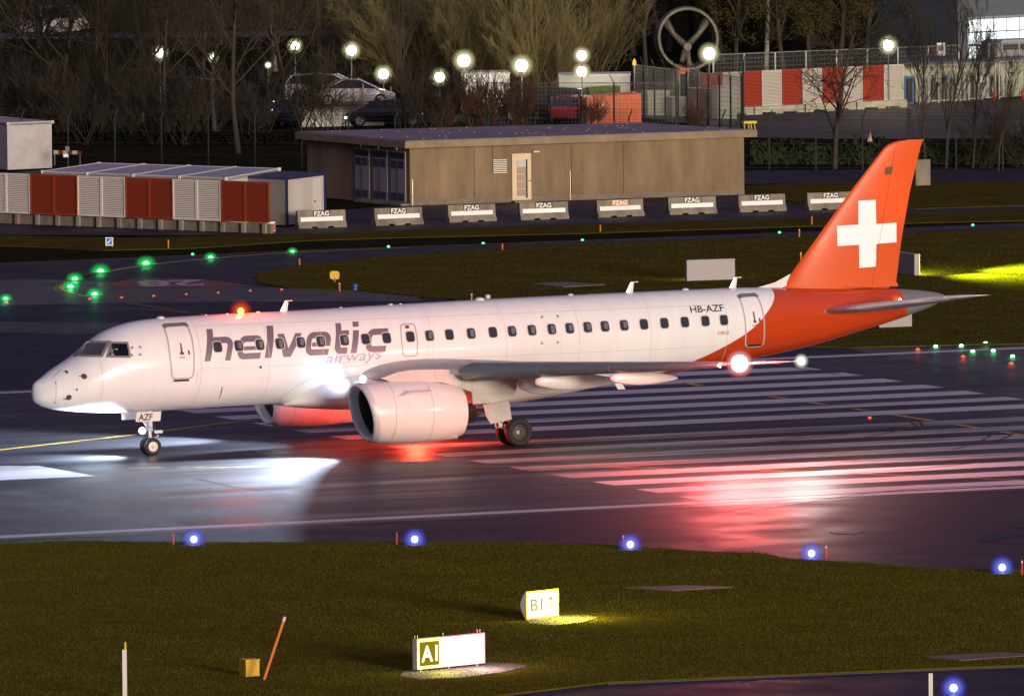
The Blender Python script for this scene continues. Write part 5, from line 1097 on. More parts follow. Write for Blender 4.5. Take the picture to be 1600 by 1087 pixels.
# no parking sign
p = G(1470, 146, 0); q = ppm(p); t = thing('no_parking_sign', 'white square sign with a blue and red no parking roundel above the railing', 'sign', p); hz = 146-87
MB().tube([p, p+Vector((0, 0, (146-66)/q))], .03, 6).build('pole', galv, t); b_ = MB().obox(p-ku*.27-kn*.06+Vector((0, 0, (146-87)/q)), ku*.54, kn*.03, Vector((0, 0, 20/q))).build('panel', ntc, t)
c = p-kn*.062+Vector((0, 0, (146-75)/q)); MB().lathe(c, -kn, [(0, 0), (0, .17), (.006, .17), (.006, 0)], 20).build('red_ring', mat('roundel_red', (.6, .12, .1), .5), b_); MB().lathe(c-kn*.007, -kn, [(0, 0), (0, .125), (.006, .125), (.006, 0)], 20).build('blue_disc', mat('roundel_blue', (.1, .15, .5), .5), b_)
MB().obox(c-kn*.015+Vector((0, 0, .09))-ku*.1, ku*.2+Vector((0, 0, -.2)), -kn*.004, Vector((0, 0, .045))).build('red_bar', bpy.data.materials['roundel_red'], b_)
# grey hall with lit windows, and a covered skip in front
p0, p1 = G(1497, 118), G(1700, 108); hu = (p1-p0).normalized(); hn = Vector((hu.y, -hu.x, 0)); clad = mat('grey_blue_cladding', (.105, .125, .15), .5, var=.05); q = ppm(p0)
t = thing('industrial_hall', 'grey clad hall with a large lit window grid at the top right corner', 'building', p0); MB().obox(p0, p1-p0, -hn*8, Vector((0, 0, 7))).build('wall', clad, t)
for i in range(14): MB().obox(p0+hn*.003+Vector((0, 0, .5+i*.46)), p1-p0, hn*.012, Vector((0, 0, .02))).build('cladding_joint', mat('cladding_joint', (.07, .08, .1), .6) if 'cladding_joint' not in bpy.data.materials else bpy.data.materials['cladding_joint'], t)
winm = glow('lit_window', (.92, .98, 1), 2.2); wz0, wz1 = (118-93)/q, (118-31)/q
wf = MB().obox(p0+hu*.62+hn*.004+Vector((0, 0, wz0-.12)), hu*8, hn*.06, Vector((0, 0, wz1-wz0+.24))).build('window', mat('window_mullion', (.25, .29, .33), .5), t)
for c_ in range(8):
    for r_ in range(3):
        MB().obox(p0+hu*(.74+c_*.93)+hn*.066+Vector((0, 0, wz0+r_*(wz1-wz0)/3+.04)), hu*.84, hn*.012, Vector((0, 0, (wz1-wz0)/3-.09))).build('pane', winm, wf)
lamp('hall_window_glow', p0+hu*4.5+hn*6+Vector((0, 0, 3.2)), (.85, .95, .85), 5000, t, .8, spot=140, blend=.7, aim=tuple(hn-Vector((0, 0, .55))-hu*.5))  # unseen spot added ahead of the windows to brighten the yard
p = G(1553, 134); t = thing('covered_skip', 'grey sloped metal hood behind the railing at the right edge', 'skip', p); u = ku
prf = [(0, 0), (.0, 1.6), (.35, 2.35), (.6, 2.5), (3.2, 2.5), (3.2, 0)]
MB().prism([p+u*a+Vector((0, 0, b)) for a, b in prf], kn*1.8).build('body', mat('skip_grey', (.33, .36, .38), .45), t); MB().obox(p+u*.6-kn*.01+Vector((0, 0, 1.95)), u*2.4, kn*.008, Vector((0, 0, .32))).build('slot', blk, t)
# warning sign, lattice-armed mast
p = G(1359.5, 262); q = ppm(p); t = thing('warning_sign', 'narrow triangular red-edged warning sign on a thin post before the hedge', 'sign', p); MB().tube([p, p+Vector((0, 0, 54/q))], .022, 6).build('pole', greenp, t)
zz = (262-222)/q; MB().prism([p+CR*-.14+Vector((0, 0, zz)), p+CR*.14+Vector((0, 0, zz)), p+CR*.03+Vector((0, 0, zz+.6))], CF*.02).build('red_triangle', mat('warning_red', (.5, .1, .08), .5), t)
MB().prism([p-CF*.01+CR*-.08+Vector((0, 0, zz+.06)), p-CF*.01+CR*.08+Vector((0, 0, zz+.06)), p-CF*.01+CR*.025+Vector((0, 0, zz+.42))], CF*.008).build('white_field', ntc, t)
p = G(1420, 268); q = ppm(p); t = thing('insulator_mast', 'dark mast with short cross pins and splayed legs behind the fin tip', 'mast', p); MB().tube([p, p+Vector((0, 0, 99/q))], .035, 6).build('pole', blk, t)
for s_ in (-1, 1): MB().tube([p+Vector((0, 0, 62/q)), p+CR*s_*.55+Vector((0, 0, 46/q))], .03, 5).build('brace', blk, t)
for i in range(6): MB().tube([p+Vector((0, 0, (70+i*5)/q))-CR*.14, p+Vector((0, 0, (70+i*5)/q))+CR*.14], .022, 5).build('pin', blk, t)
p = G(1431, 291); q = ppm(p); t = tag(MB().obox(p, bdir.normalized()*.78, (0, .4, 0), Vector((0, 0, 41/q))).build('concrete_post', concrete, org=p), 'upright grey concrete slab behind the trailing edge of the tail fin', 'concrete slab')
# yellow trestle near the fence corner
p = G(1172, 205); t = thing('trestle', 'small yellow trestle at the corner of the mesh fence', 'trestle', p); MB().obox(p+Vector((-.35, 0, .4)), (.75, 0, 0), (0, .3, 0), (0, 0, .12)).build('top', ywt, t)
for dx in (-.3, -.05, .1, .3): MB().tube([p+Vector((dx, 0, 0)), p+Vector((dx, .1, .4))], .03, 5).build('leg', ywt, t)
# orange container with a name on it
a, b = G(917, 195), G(1002, 193.5); u = b-a; W = u.length; u.normalize(); nn = Vector((-u.y, u.x, 0)); orc = mat('orange_container', (.8, .16, .04), .5, var=.08, vscale=2); q = ppm(a); H = 45/q
t = thing('orange_container', 'bright orange container with a faint white name behind the mesh fence', 'container', a)
MB().prism([a, a+u*W, a+u*W+Vector((0, 0, H+.08)), a+Vector((0, 0, H-.08))], nn*2.2).build('body', orc, t); mb = MB(); k = .05
for k in range(6): mb.obox(a+u*(W*.6+k*W*.065)-nn*.03+Vector((0, 0, .08)), u*.05, nn*.028, Vector((0, 0, H-.25)))
mb.build('rib', orc, t); mb = MB(); text_on(mb, 'ERNE', a+u*W*.23-nn*.01+Vector((0, 0, H*.6)), u, (0, 0, 1), W*.22, .2, (0, 0, 0), bold=.03); mb.build('lettering', mat('faded_letters', (.72, .5, .42), .5), t)
MB().obox(a+u*W*.325-nn*.02+Vector((0, 0, H*.3)), u*.06, nn*.015, Vector((0, 0, .34))).build('red_mark', mat('red_sticker', (.8, .02, .03), .4), t)
# scaffold-like steel stacks beside the cage: beacon post, orange box
p = G(992, 184); q = ppm(p); t = thing('beacon_post', 'pale post with an amber beacon at the left end of the tall mesh fence', 'beacon', p); MB().tube([p, p+Vector((0, 0, 82/q))], .035, 6).build('pole', palef, t); MB().lathe(p+Vector((0, 0, 82/q)), (0, 0, 1), [(0, 0), (0, .1), (.18, .1), (.3, .05), (.36, 0)], 10).build('lamp', mat('amber_lamp', (.8, .4, .05), .4, emis=(1, .55, .1), estr=.5), t)
p = G(1062, 176); q = ppm(p); t = thing('orange_box', 'small orange panel on a steel frame behind the tall mesh fence', 'panel', p); MB().obox(p+Vector((0, 0, 60/q)), CR*.52, (0, .3, 0), Vector((0, 0, .3))).build('panel', orc, t)
for dx in (0, .45): MB().obox(p+CR*dx+Vector((0, .05, 0)), CR*.06, (0, .06, 0), Vector((0, 0, 60/q))).build('leg', palef, t)
# grey crates and pale frames stacked in the cage
rg_ = random.Random(11)
for i, (px, py, w, h, m_, lab) in enumerate(((1012, 181, 1.2, 1.3, shedm, 'pale corrugated crate behind the tall mesh fence, left'), (1050, 182, .9, 1.0, galv, 'grey steel rack behind the tall mesh fence, middle'), (1085, 183, 1.1, 1.5, mat('rusty_red_crate', (.2, .08, .06), .7, var=.3), 'dull red crate behind the tall mesh fence, right'), (1122, 186, 1.0, 1.7, shedm, 'pale corrugated crate behind the tall mesh fence, right end'))):
    p = G(px, py); t = thing('crate', lab, 'crate', p); MB().obox(p, CR*w, (0, .8, 0), Vector((0, 0, h))).build('body', m_, t); MB().obox(p-CR*.03+Vector((0, -.03, h+.003)), CR*(w+.06), (0, .86, 0), Vector((0, 0, .05))).build('lid', palef, t)
# white box bodies in the car park
def box_body(x0, x1, yb, h, dp, m_, lab, name='box_body'):
    a, b = G(x0, yb), G(x1, yb-1); u = b-a; W = u.length; u.normalize(); nn = Vector((-u.y, u.x, 0)); t = thing(name, lab, 'container', a); MB().obox(a+Vector((0, 0, .1)), u*W, nn*dp, Vector((0, 0, h))).build('body', m_, t); MB().obox(a-u*.04-nn*.04+Vector((0, 0, h+.104)), u*(W+.08), nn*(dp+.08), Vector((0, 0, .07))).build('roof', ctw, t)
    mb = MB(); 
    for k in (.25, .5, .75): mb.obox(a+u*W*k-nn*.02+Vector((0, 0, .12)), u*.05, nn*.018, Vector((0, 0, h-.05)))
    mb.build('rib', m_, t); return t
box_body(726, 797, 180, 2.1, 2.4, mat('bright_white_box', (.7, .72, .7), .5), 'white box-shaped cabin under the tallest lamp in the car park')
box_body(874, 985, 186, 2.2, 2.4, mat('dull_white_box', (.42, .44, .42), .5), 'long pale grey container left of the tall mesh fence')
MB().obox(G(912, 187)-kn*.3, ku*2.6, kn*.28, Vector((0, 0, 1.75))).build('hedge_top', mat('hedge_green', (.1, .14, .02), .8, var=.4, vscale=6)) and None
o = bpy.data.objects['hedge_top']; tag(o, 'low yellow-green hedge before the long grey container', 'hedge'); o.name = 'clipped_hedge'
# ramp deck under the white cars
a, b = G(470, 199), G(600, 196); u = b-a; W = u.length; u.normalize(); nn = Vector((-u.y, u.x, 0)); DZ = 1.0
t = thing('parking_deck', 'raised deck with a pale wall carrying two white cars', 'parking deck', a); MB().obox(a, u*W, nn*7, Vector((0, 0, DZ-.12))).build('wall', mat('pale_deck_wall', (.5, .5, .45), .8, var=.15), t); MB().obox(a-nn*.12-u*.1+Vector((0, 0, DZ-.118)), u*(W+.2), nn*7.2, Vector((0, 0, .118))).build('slab', concrete, t)
for k, (x, y) in enumerate(((567.5, 166), (613, 171), (528, 160))):
    p = G(x, y+(30 if k == 1 else 0), 0 if k == 1 else DZ); tt = rod('snow_pole', x+(-2 if k == 1 else 0), y-35 if k < 2 else y-24, x, y, .03, mat('snow_pole_red', (.7, .12, .06), .5) if 'snow_pole_red' not in bpy.data.materials else bpy.data.materials['snow_pole_red'], 'thin red and white pole '+['at the nose of the white saloon', 'leaning beside the deck under a lamp', 'in front of the white saloon rear wheel'][k], 'pole', whp, None, DZ if k != 1 else 0)

# --- cars
carglass = mat('car_glass', (.02, .022, .025), .08, coat=.6)
def car(loc, rz, paint_, lab, kind='saloon', Ln=4.5, tail=None):
    t = thing('parked_car', lab, 'car', loc); M3 = Matrix.Rotation(rz, 3, 'Z'); loc = Vector(loc); T = lambda x, y, z: loc + M3 @ Vector((x, y, z))
    wv = .88; h2 = Ln/2
    low = [(-h2, .42, .78, .8), (-h2+.08, .3, .9, .84), (-h2+.5, .26, .95, .88), (-.8, .24, .94, .9), (.6, .24, .93, .9), (h2-1.0, .25, .88, .88), (h2-.35, .28, .76, .82), (h2-.06, .36, .66, .72), (h2, .44, .58, .66)]
    if kind == 'van': low = [(x, a, b*1.15, c) for x, a, b, c in low]
    rg = []
    for x, zb, zt_, w in low: rg.append([T(x, s_*w*k, z) for s_, k, z in ((-1, .92, zb), (-1, 1, zb+.15), (-1, 1, zt_-.1), (-1, .93, zt_), (1, .93, zt_), (1, 1, zt_-.1), (1, 1, zb+.15), (1, .92, zb))])
    MB().loft(rg).build('body', paint_, t, smooth=True, angle=35)
    if kind == 'saloon': cab = [(-h2+.75, .93), (-h2+1.5, 1.32), (-.35, 1.43), (.35, 1.38), (1.35, .9)]
    elif kind == 'estate': cab = [(-h2+.1, .9), (-h2+.45, 1.4), (-.4, 1.5), (.45, 1.43), (1.4, .9)]
    else: cab = [(-h2+.05, .95), (-h2+.15, 1.75), (-.2, 1.85), (.9, 1.75), (1.7, 1.0)]
    base = .88 if kind != 'van' else 1.0
    g = [[T(x, -.8, base), T(x, -.8+.2*(z-base), z-.03), T(x, .8-.2*(z-base), z-.03), T(x, .8, base)] for x, z in cab]
    gl = MB().loft(g).build('window', carglass, t, smooth=True, angle=30)
    rf = MB().loft([[T(x, -.72+.1*(z-base), z-.06), T(x, -.5, z), T(x, .5, z), T(x, .72-.1*(z-base), z-.06)] for x, z in cab[1:4]]).build('roof', paint_, t, smooth=True, angle=40)
    for (xa, za), (xb, zb) in ((cab[0], cab[1]), (cab[3], cab[4]), (cab[2], (cab[2][0]-.05, base))):
        for s_ in (-1, 1): MB().tube([T(xa, s_*(.8-.2*(za-base)+.01), za), T(xb, s_*(.8-.2*(zb-base)+.01), zb)], .04, 5).build('pillar', paint_ if xb != cab[2][0]-.05 else blk, t)
    for sx in (-h2+.85, h2-.85):
        for s_ in (-1, 1):
            w_ = MB().lathe(T(sx, s_*.8, .32), M3 @ Vector((0, s_, 0)), [(-.1, .2), (-.1, .3), (-.06, .325), (.07, .325), (.11, .3), (.11, .22)], 20).build('wheel', tyrem, t)
            r_ = MB().lathe(T(sx, s_*.8, .32), M3 @ Vector((0, s_, 0)), [(.1, .23), (.07, .2), (.07, .0)], 20)
            for k in range(5): a_ = k*1.2566; r_.tube([T(sx, s_*.895, .32), T(sx+.2*math.cos(a_), s_*.9, .32+.2*math.sin(a_))], .028, 4)
            r_.build('rim', galv, w_)
    for s_ in (-1, 1):
        MB().obox(T(-h2-.012, s_*.72-.14, .68), M3 @ Vector((.02, 0, 0)), M3 @ Vector((0, .28, 0)), (0, 0, .14)).build('tail_light', mat('tail_light_red', (.4, .01, .01), .3) if 'tail_light_red' not in bpy.data.materials else bpy.data.materials['tail_light_red'], t)
        MB().obox(T(h2-.09, s_*.56-.13, .56), M3 @ Vector((.05, 0, 0)), M3 @ Vector((0, .26, 0)), (0, 0, .1)).build('headlight', wwht, t)
    return t
cwh = mat('white_car_paint', (.75, .75, .74), .25, coat=.6); cbk = mat('black_car_paint', (.02, .02, .024), .2, coat=.8); crd = mat('red_car_paint', (.25, .02, .03), .25, coat=.6)
car(G(551, 164.5, DZ), math.atan2(u.y, u.x)-.12, cwh, 'white saloon on the raised deck, nearer of the two white cars'); car(G(512, 157.5, DZ), math.atan2(u.y, u.x)-.35, cwh, 'white estate car on the raised deck, partly behind the white saloon', 'estate', 4.6)
car(G(604, 196), math.atan2(u.y, u.x)+2.9, cbk, 'dark saloon parked below the raised deck'); car(G(850, 189), math.atan2(u.y, u.x)+2.7, cbk, 'black van parked left of the red car', 'van', 4.8)
car(G(890, 190), math.atan2(u.y, u.x)+1.2, crd, 'dark red car beside the orange container', 'estate', 4.2); car(G(88, 55), .5, cwh, 'white van parked far off at the top left behind the trees', 'van', 5); car(G(455, 196), 1.1, cbk, 'dark car behind the branches left of the deck', 'estate', 4.3)
# --- sculpture: a large upright wheel with three curved spokes
p = G(1073, 163); q = ppm(p); t = thing('wheel_sculpture', 'huge weathered upright wheel sculpture with three spokes before dark trees', 'sculpture', p); c = p+Vector((0, 0, (163-60)/q)); Rr = 47/q; rust = mat('weathered_metal', (.11, .1, .075), .6, metal=.3, var=.4, vscale=1.5)
D = CF.copy(); D.z = 0; D.normalize(); D = Matrix.Rotation(R_(12), 3, 'Z') @ D; U2 = Vector((-D.y, D.x, 0)); rg = []
for k in range(48):
    a_ = 2*math.pi*k/48; e = U2*math.cos(a_)+Vector((0, 0, math.sin(a_))); wd = .55-.25*math.sin(a_); rg.append([c+e*(Rr+.06)-D*wd, c+e*(Rr+.12), c+e*(Rr+.06)+D*wd, c+e*(Rr-.08)+D*wd, c+e*(Rr-.12), c+e*(Rr-.08)-D*wd])
rg.append(rg[0]); MB().loft(rg, False).build('rim', rust, t, smooth=True, angle=40)
for a_ in (40, 140, 262, 284):
    e = U2*math.cos(R_(a_))+Vector((0, 0, math.sin(R_(a_)))); MB().tube([c+Vector((0, 0, -.45))*1, c-Vector((0, 0, .35))+e*Rr*.55, c+e*(Rr-.05)], [.2, .15, .26], 8).build('spoke', rust, t, smooth=True)
MB().lathe(c+Vector((0, 0, -.45))-D*.35, D, [(0, .0), (0, .22), (.7, .22), (.7, 0)], 16).build('hub', rust, t)
for s_ in (-1, 1): MB().tube([c+Vector((0, 0, -Rr*.9))+U2*s_*.5, p+U2*s_*.9], [.22, .28], 8).build('leg', rust, t)
# --- car park lamps
LW = (1, .9, .52); HEADS = glow('lamp_globe', (1, .98, .86), 14); LAMC = cover('lamp_glass', (.9, .88, .5), 1, .4); LAMD = cover('lamp_outer_glass', (.75, .72, .36), .8, .15)
for i, (px, py, z, r, pw, lab) in enumerate(((250, 83, 3, .26, 800, 'left part of the wood, brightest there'), (333, 90, 3, .17, 300, 'smaller one, right of the left wood lamp'), (419, 102, 2.8, .12, 120, 'smallest, above the left shrubs'), (461, 72, 3, .24, 700, 'above the white estate car'), (549, 79, 3.2, .28, 1000, 'above the white saloon'), (599, 116, 2.2, .28, 1000, 'at the nose of the white saloon'), (687, 121, 2.2, .28, 1000, 'between the deck and the white cabin'), (725, 95, 3, .34, 1500, 'above the white cabin, large'), (815, 103, 3, .34, 1500, 'before the fan-shaped willow'), (909, 87, 3.6, .26, 900, 'upper of the pair above the grey container'), (909, 112, 2.6, .27, 1000, 'lower of the pair above the grey container'), (1108, 84, 3.2, .32, 1500, 'right of the wheel sculpture'), (1388, 71, 3.4, .3, 2800, 'above the right red and white screen'))):
    h = G(px, py, z); p = Vector((h.x, h.y, 0)); t = thing('street_lamp', 'globe lamp on a thin pole, '+lab, 'street lamp', p, 'globe lamps of the car park')
    MB().tube([p, h-Vector((0, 0, r*.9))], [.05, .035], 6).build('pole', galv, t); ln = MB().ball(h, r, 14).build('lamp_globe', HEADS, t); halo_shells(h, r*1.1, r*2.0, (1, .98, .7), (.6, .56, .25), ln); MB().lathe(h+Vector((0, 0, r*1.01)), (0, 0, 1), [(0, .0), (0, .1), (.05, .08), (.06, 0)], 10).build('cap', blk, t)
    lamp('street_lamp_glow', h, LW, pw*(11 if pw > 500 else 5), t, r)
for px, py, lab in ((365, 167, 'left'), (428, 162, 'upper right'), (427, 174, 'lower middle'), (455, 165, 'right'), (540, 186, 'in front of the deck wall')): 
    p = G(px, py+12); h = 12/ppm(p); t = thing('bollard_light', 'tiny bluish white bollard light among the shrubs, '+lab, 'bollard light', p, 'bollard lights among the shrubs'); MB().tube([p, p+Vector((0, 0, h))], .04, 6).build('post', blk, t); MB().ball(p+Vector((0, 0, h+.06)), .075, 8).build('lens', glow('bollard_lens', (.7, .75, 1), 6) if 'bollard_lens' not in bpy.data.materials else bpy.data.materials['bollard_lens'], t)

# ================================================================== trees
bark = mat('dark_bark', (.045, .036, .025), .85, var=.35, vscale=2); twigm = mat('bare_twig', (.045, .034, .019), .8, var=.3, vscale=.6); twigr = mat('reddish_twig', (.12, .055, .03), .8, var=.3, vscale=.6); birchm = mat('birch_bark', (.5, .48, .42), .7, col2=(.06, .05, .045), vscale=3, stretch=(1, 1, 2.5)); willow = mat('willow_twig', (.19, .155, .06), .8, var=.25, vscale=.5)
def tubes(name, segs, m_, parent, k=3):
    S_ = np.array([s[0] for s in segs]); E_ = np.array([s[1] for s in segs]); r0 = np.array([s[2] for s in segs]); r1 = np.array([s[3] for s in segs]); n = len(segs)
    d = E_-S_; d /= np.linalg.norm(d, axis=1)[:, None]+1e-9; ref = np.where(np.abs(d[:, 2:3]) < .9, np.array([[0, 0, 1.]]), np.array([[1., 0, 0]])); a = np.cross(d, ref); a /= np.linalg.norm(a, axis=1)[:, None]; b = np.cross(d, a)
    V = np.zeros((n, 2*k, 3))
    for j in range(k):
        c, s = math.cos(2*math.pi*j/k), math.sin(2*math.pi*j/k); V[:, j] = S_+(a*c+b*s)*r0[:, None]; V[:, k+j] = E_+(a*c+b*s)*r1[:, None]
    idx = np.arange(n)[:, None]*2*k; F = np.concatenate([idx+np.array([j, (j+1) % k, k+(j+1) % k, k+j]) for j in range(k)], 0)
    me = bpy.data.meshes.new(name); me.vertices.add(n*2*k); me.loops.add(F.size); me.polygons.add(len(F)); me.vertices.foreach_set('co', V.ravel()); me.loops.foreach_set('vertex_index', F.ravel().astype(np.int32)); me.polygons.foreach_set('loop_start', np.arange(len(F))*4); me.polygons.foreach_set('loop_total', np.full(len(F), 4)); me.update(); me.validate(); me.materials.append(m_); me.shade_smooth()
    o = bpy.data.objects.new(name, me); COL.objects.link(o); o.parent = parent; return o
def grow(rng, p, d, ln, r, lev, out, nb, up=.15, spread=.75, wob=.12, minr=.009):
    steps = 4 if lev < 2 else 3; q = np.array(p, float); d = np.array(d, float); pts = [q.copy()]
    for i in range(steps):
        d = d+rng.normal(0, wob, 3)+np.array([0, 0, up*.25]); d /= np.linalg.norm(d); q = q+d*ln/steps; pts.append(q.copy())
    for i in range(steps): out[0 if lev < 1 else 1].append((pts[i], pts[i+1], max(minr, r*(1-.65*i/steps)), max(minr*.8, r*(1-.65*(i+1)/steps))))
    if lev >= len(nb): return
    for k in range(nb[lev]):
        t = .25+.75*(k+rng.uniform(.2, 1))/nb[lev] if lev > 0 else .22+.78*(k+rng.uniform(0, 1))/nb[lev]; t = min(t, .99); i = int(t*steps); f_ = t*steps-i; s = pts[i]*(1-f_)+pts[i+1]*f_
        ax = rng.normal(0, 1, 3); ax -= d*ax.dot(d); ax /= np.linalg.norm(ax); sp = spread*rng.uniform(.6, 1.25); nd = d*math.cos(sp)+ax*math.sin(sp); nd[2] += up; nd /= np.linalg.norm(nd)
        grow(rng, s, nd, ln*rng.uniform(.42, .66)*(1-.35*t), max(minr, r*(1-.6*t)*.55), lev+1, out, nb, up, spread, wob*1.15, minr)
def make_tree(name, seed, h, r, nb, m1=bark, m2=twigm, up=.15, spread=.75, lean=(0, 0), wob=.07, minr=.011):
    rng = np.random.default_rng(seed); out = ([], []); grow(rng, (0, 0, 0), (lean[0], lean[1], 1), h, r, 0, out, nb, up, spread, wob, minr)
    e = thing(name, 'x', 'tree', (0, 0, 0)); tubes('trunk', out[0], m1, e, 8); tubes('crown', out[1], m2, e, 3); return e
def make_fan(name, seed, h, n, m_, spread, sub=5, r=.03, cat='shrub', minr=.008, sp=.5, tw=4):
    rng = np.random.default_rng(seed); out = ([], [])
    for i in range(n):
        a = rng.uniform(0, 6.283); s = spread*rng.uniform(.05, 1)**.7; grow(rng, (rng.normal(0, .3), rng.normal(0, .3), 0), (math.cos(a)*s, math.sin(a)*s, 1), h*rng.uniform(.45, 1.05), r*rng.uniform(.5, 1.3), 1, out, [0, sub, tw, 3], .12, sp, .09, minr)
    e = thing(name, 'x', cat, (0, 0, 0)); st = out[1][:max(6, len(out[1])//40)]
    tubes('stem', st, bark, e, 4); tubes('crown', out[1][len(st):], m_, e, 3); return e
def leafy(o, seed, n, h, rx, m_, z0=.2):
    rng = np.random.default_rng(seed); cl = rng.normal(0, 1, (60, 3)); cl /= np.linalg.norm(cl, axis=1)[:, None]; cl *= rng.uniform(.3, 1, (60, 1))**.5; c = cl[rng.integers(0, 60, n)]*np.array([rx, rx, h*(1-z0)/2])+np.array([0, 0, h*(z0+(1-z0)/2)])+rng.normal(0, .28, (n, 3))
    a = rng.normal(0, 1, (n, 3)); a /= np.linalg.norm(a, axis=1)[:, None]; b = np.cross(a, rng.normal(0, 1, (n, 3))); b /= np.linalg.norm(b, axis=1)[:, None]; s = rng.uniform(.04, .09, (n, 1)); V = np.stack([c-a*s, c+b*s*.7, c+a*s, c-b*s*.7], 1)
    me = bpy.data.meshes.new('leaves'); me.vertices.add(4*n); me.loops.add(4*n); me.polygons.add(n); me.vertices.foreach_set('co', V.ravel()); me.loops.foreach_set('vertex_index', np.arange(4*n)); me.polygons.foreach_set('loop_start', np.arange(n)*4); me.polygons.foreach_set('loop_total', np.full(n, 4)); me.update(); me.materials.append(m_); q = bpy.data.objects.new('leaves', me); COL.objects.link(q); q.parent = o; return q
olive = mat('olive_leaf', (.085, .075, .018), .75, col2=(.05, .032, .01), vscale=.6, spec=.2); darklf = mat('dark_evergreen_leaf', (.025, .035, .014), .75, var=.4, vscale=1, spec=.2)
P_tall = [make_tree('bare_tree', 21+i, 10+i, .15, [17, 8, 6, 4], up=.14, spread=.85, minr=.008, wob=.1) for i in range(3)]
P_thin = [make_tree('bare_tree', 41+i, 11, .13, [16, 6, 5, 3], up=.3, spread=.55) for i in range(2)]
P_open = make_tree('bare_tree', 61, 6.8, .15, [15, 6, 4, 3], up=.05, spread=.95, m2=bark, wob=.05)
P_birch = make_tree('birch_tree', 71, 12, .15, [14, 6, 5, 3], m1=birchm, up=.12, spread=.6, lean=(.06, 0))
P_will = [make_fan('willow_tree', 81+i, 6.4, 34, willow, .8, 9, .045, 'tree', .009, .42, 6) for i in range(2)]
P_shr = [make_fan('bare_shrub', 91+i, 3.3, 15, twigm, .8, 7, .024) for i in range(2)]; P_red = make_fan('bare_shrub', 95, 2.3, 26, twigr, .8, 7, .016)
P_olv = []
for i in range(2): e = make_tree('leafy_tree', 101+i, 10, .2, [14, 6, 4], up=.2, spread=.7); leafy(e, 111+i, 5200, 11, 2.9, olive, .1); P_olv.append(e)
used = set()
def put(proto, px, py, lab, s=1.0, rz=0, group=None, sz=None):
    p = G(px, py)
    if proto.name in used: e = copy_tree(proto, p, rz, None, lab)
    else: e = proto; used.add(proto.name); e.location = p; e.rotation_euler = (0, 0, rz); e['label'] = lab
    e.scale = (s, s, sz or s)
    if group: e['group'] = group
    elif 'group' in e: del e['group']
    return e
put(P_tall[0], 372, 240, 'dark bare tree with a broad crown standing left of the flat-roofed building', 1.05, .4)
put(P_open, 1304, 264, 'bare spreading tree before the right red and white screen', 1.0, 1.0)
put(P_birch, 1197, 110, 'white-barked birch rising behind the right red and white screen', 1.0, 0)
put(P_birch, 430, 112, 'white-barked birch behind the lamps above the white cars', 1.0, 2.0)
put(P_thin[0], 633, 200, 'thin bare tree rising behind the roof between two lamps', .8, 0); put(P_thin[1], 1560, 268, 'slender bare sapling by the hedge at the right edge', .42, 0)
for i, (x, y, k, s) in enumerate(((1447, 262, 0, .55), (1478, 264, 1, .62), (1520, 263, 0, .5))): put(P_thin[k], x, y, 'slim dark sapling before the gas cage, '+['left', 'middle', 'right'][i], s, i*1.3)
for i, (x, y, s) in enumerate(((1540, 262, .8), (1590, 262, .85), (1625, 262, .9))): put(P_shr[i % 2], x, y, 'bare shrub in the hedge before the gas cages, '+['left', 'middle', 'at the picture edge'][i], s, i*.9)
W1 = 'tall bare tree in the dark wood on the left'
for i, (x, y, k, s) in enumerate(((20, 205, 0, 1), (60, 190, 1, .95), (105, 215, 2, 1.0), (150, 196, 0, .9), (178, 218, 1, 1.0), (222, 190, 2, 1.0), (262, 212, 0, .95), (305, 186, 1, 1.0), (335, 205, 2, .9), (-30, 215, 2, 1.0), (410, 180, 0, .95), (440, 196, 2, .85))): put(P_tall[k], x, y, W1, s, i*1.1, 'trees of the left wood')
for i, (x, y, k, s) in enumerate(((40, 222, 0, 1.1), (85, 224, 1, 1), (130, 226, 0, 1.2), (205, 224, 1, 1.1), (245, 226, 0, 1), (290, 226, 1, 1.2), (325, 224, 0, 1), (400, 224, 1, 1.0), (160, 205, 1, 1.5), (195, 200, 0, 1.6), (60, 205, 1, 1.5), (-15, 220, 0, 1.3))): put(P_shr[k], x, y, 'bushy bare shrub at the foot of the left wood', s, i*.7, 'shrubs of the left wood')
for i, (x, y, k, s, lab) in enumerate(((470, 203, 0, 1.15, 'left of the white estate car'), (492, 207, 1, 1.2, 'before the rear of the white estate car'), (525, 208, 0, .8, 'before the deck wall'), (640, 206, 1, .9, 'before the dark saloon'), (668, 207, 0, 1.0, 'below the lamp left of the white cabin'), (700, 204, 1, .9, 'left of the white cabin'))): put(P_shr[k], x, y, 'bare grey-brown shrub '+lab, s, i*1.9)
for i, (x, y, s, lab) in enumerate(((738, 203, 1.1, 'before the white cabin'), (770, 204, 1.2, 'right of the white cabin'), (815, 204, 1.0, 'below the lamp right of the white cabin'), (925, 203, .7, 'before the orange container'), (1085, 207, .6, 'at the foot of the tall mesh fence'), (690, 206, .8, 'right of the thin tree'))): put(P_red, x, y, 'reddish bare shrub '+lab, s, i*1.4)
for i, (x, y, k, s, lab) in enumerate(((850, 170, 0, .95, 'large, glowing behind the pair of lamps'), (765, 164, 1, 1.0, 'behind the tallest lamp'), (648, 158, 0, 1.0, 'behind the lamp at the deck'), (560, 146, 1, 1.0, 'behind the lamp above the white saloon'), (925, 158, 1, .9, 'left of the dark gap by the sculpture'))): put(P_will[k], x, y, 'fan-shaped willow '+lab, s, i*1.2)
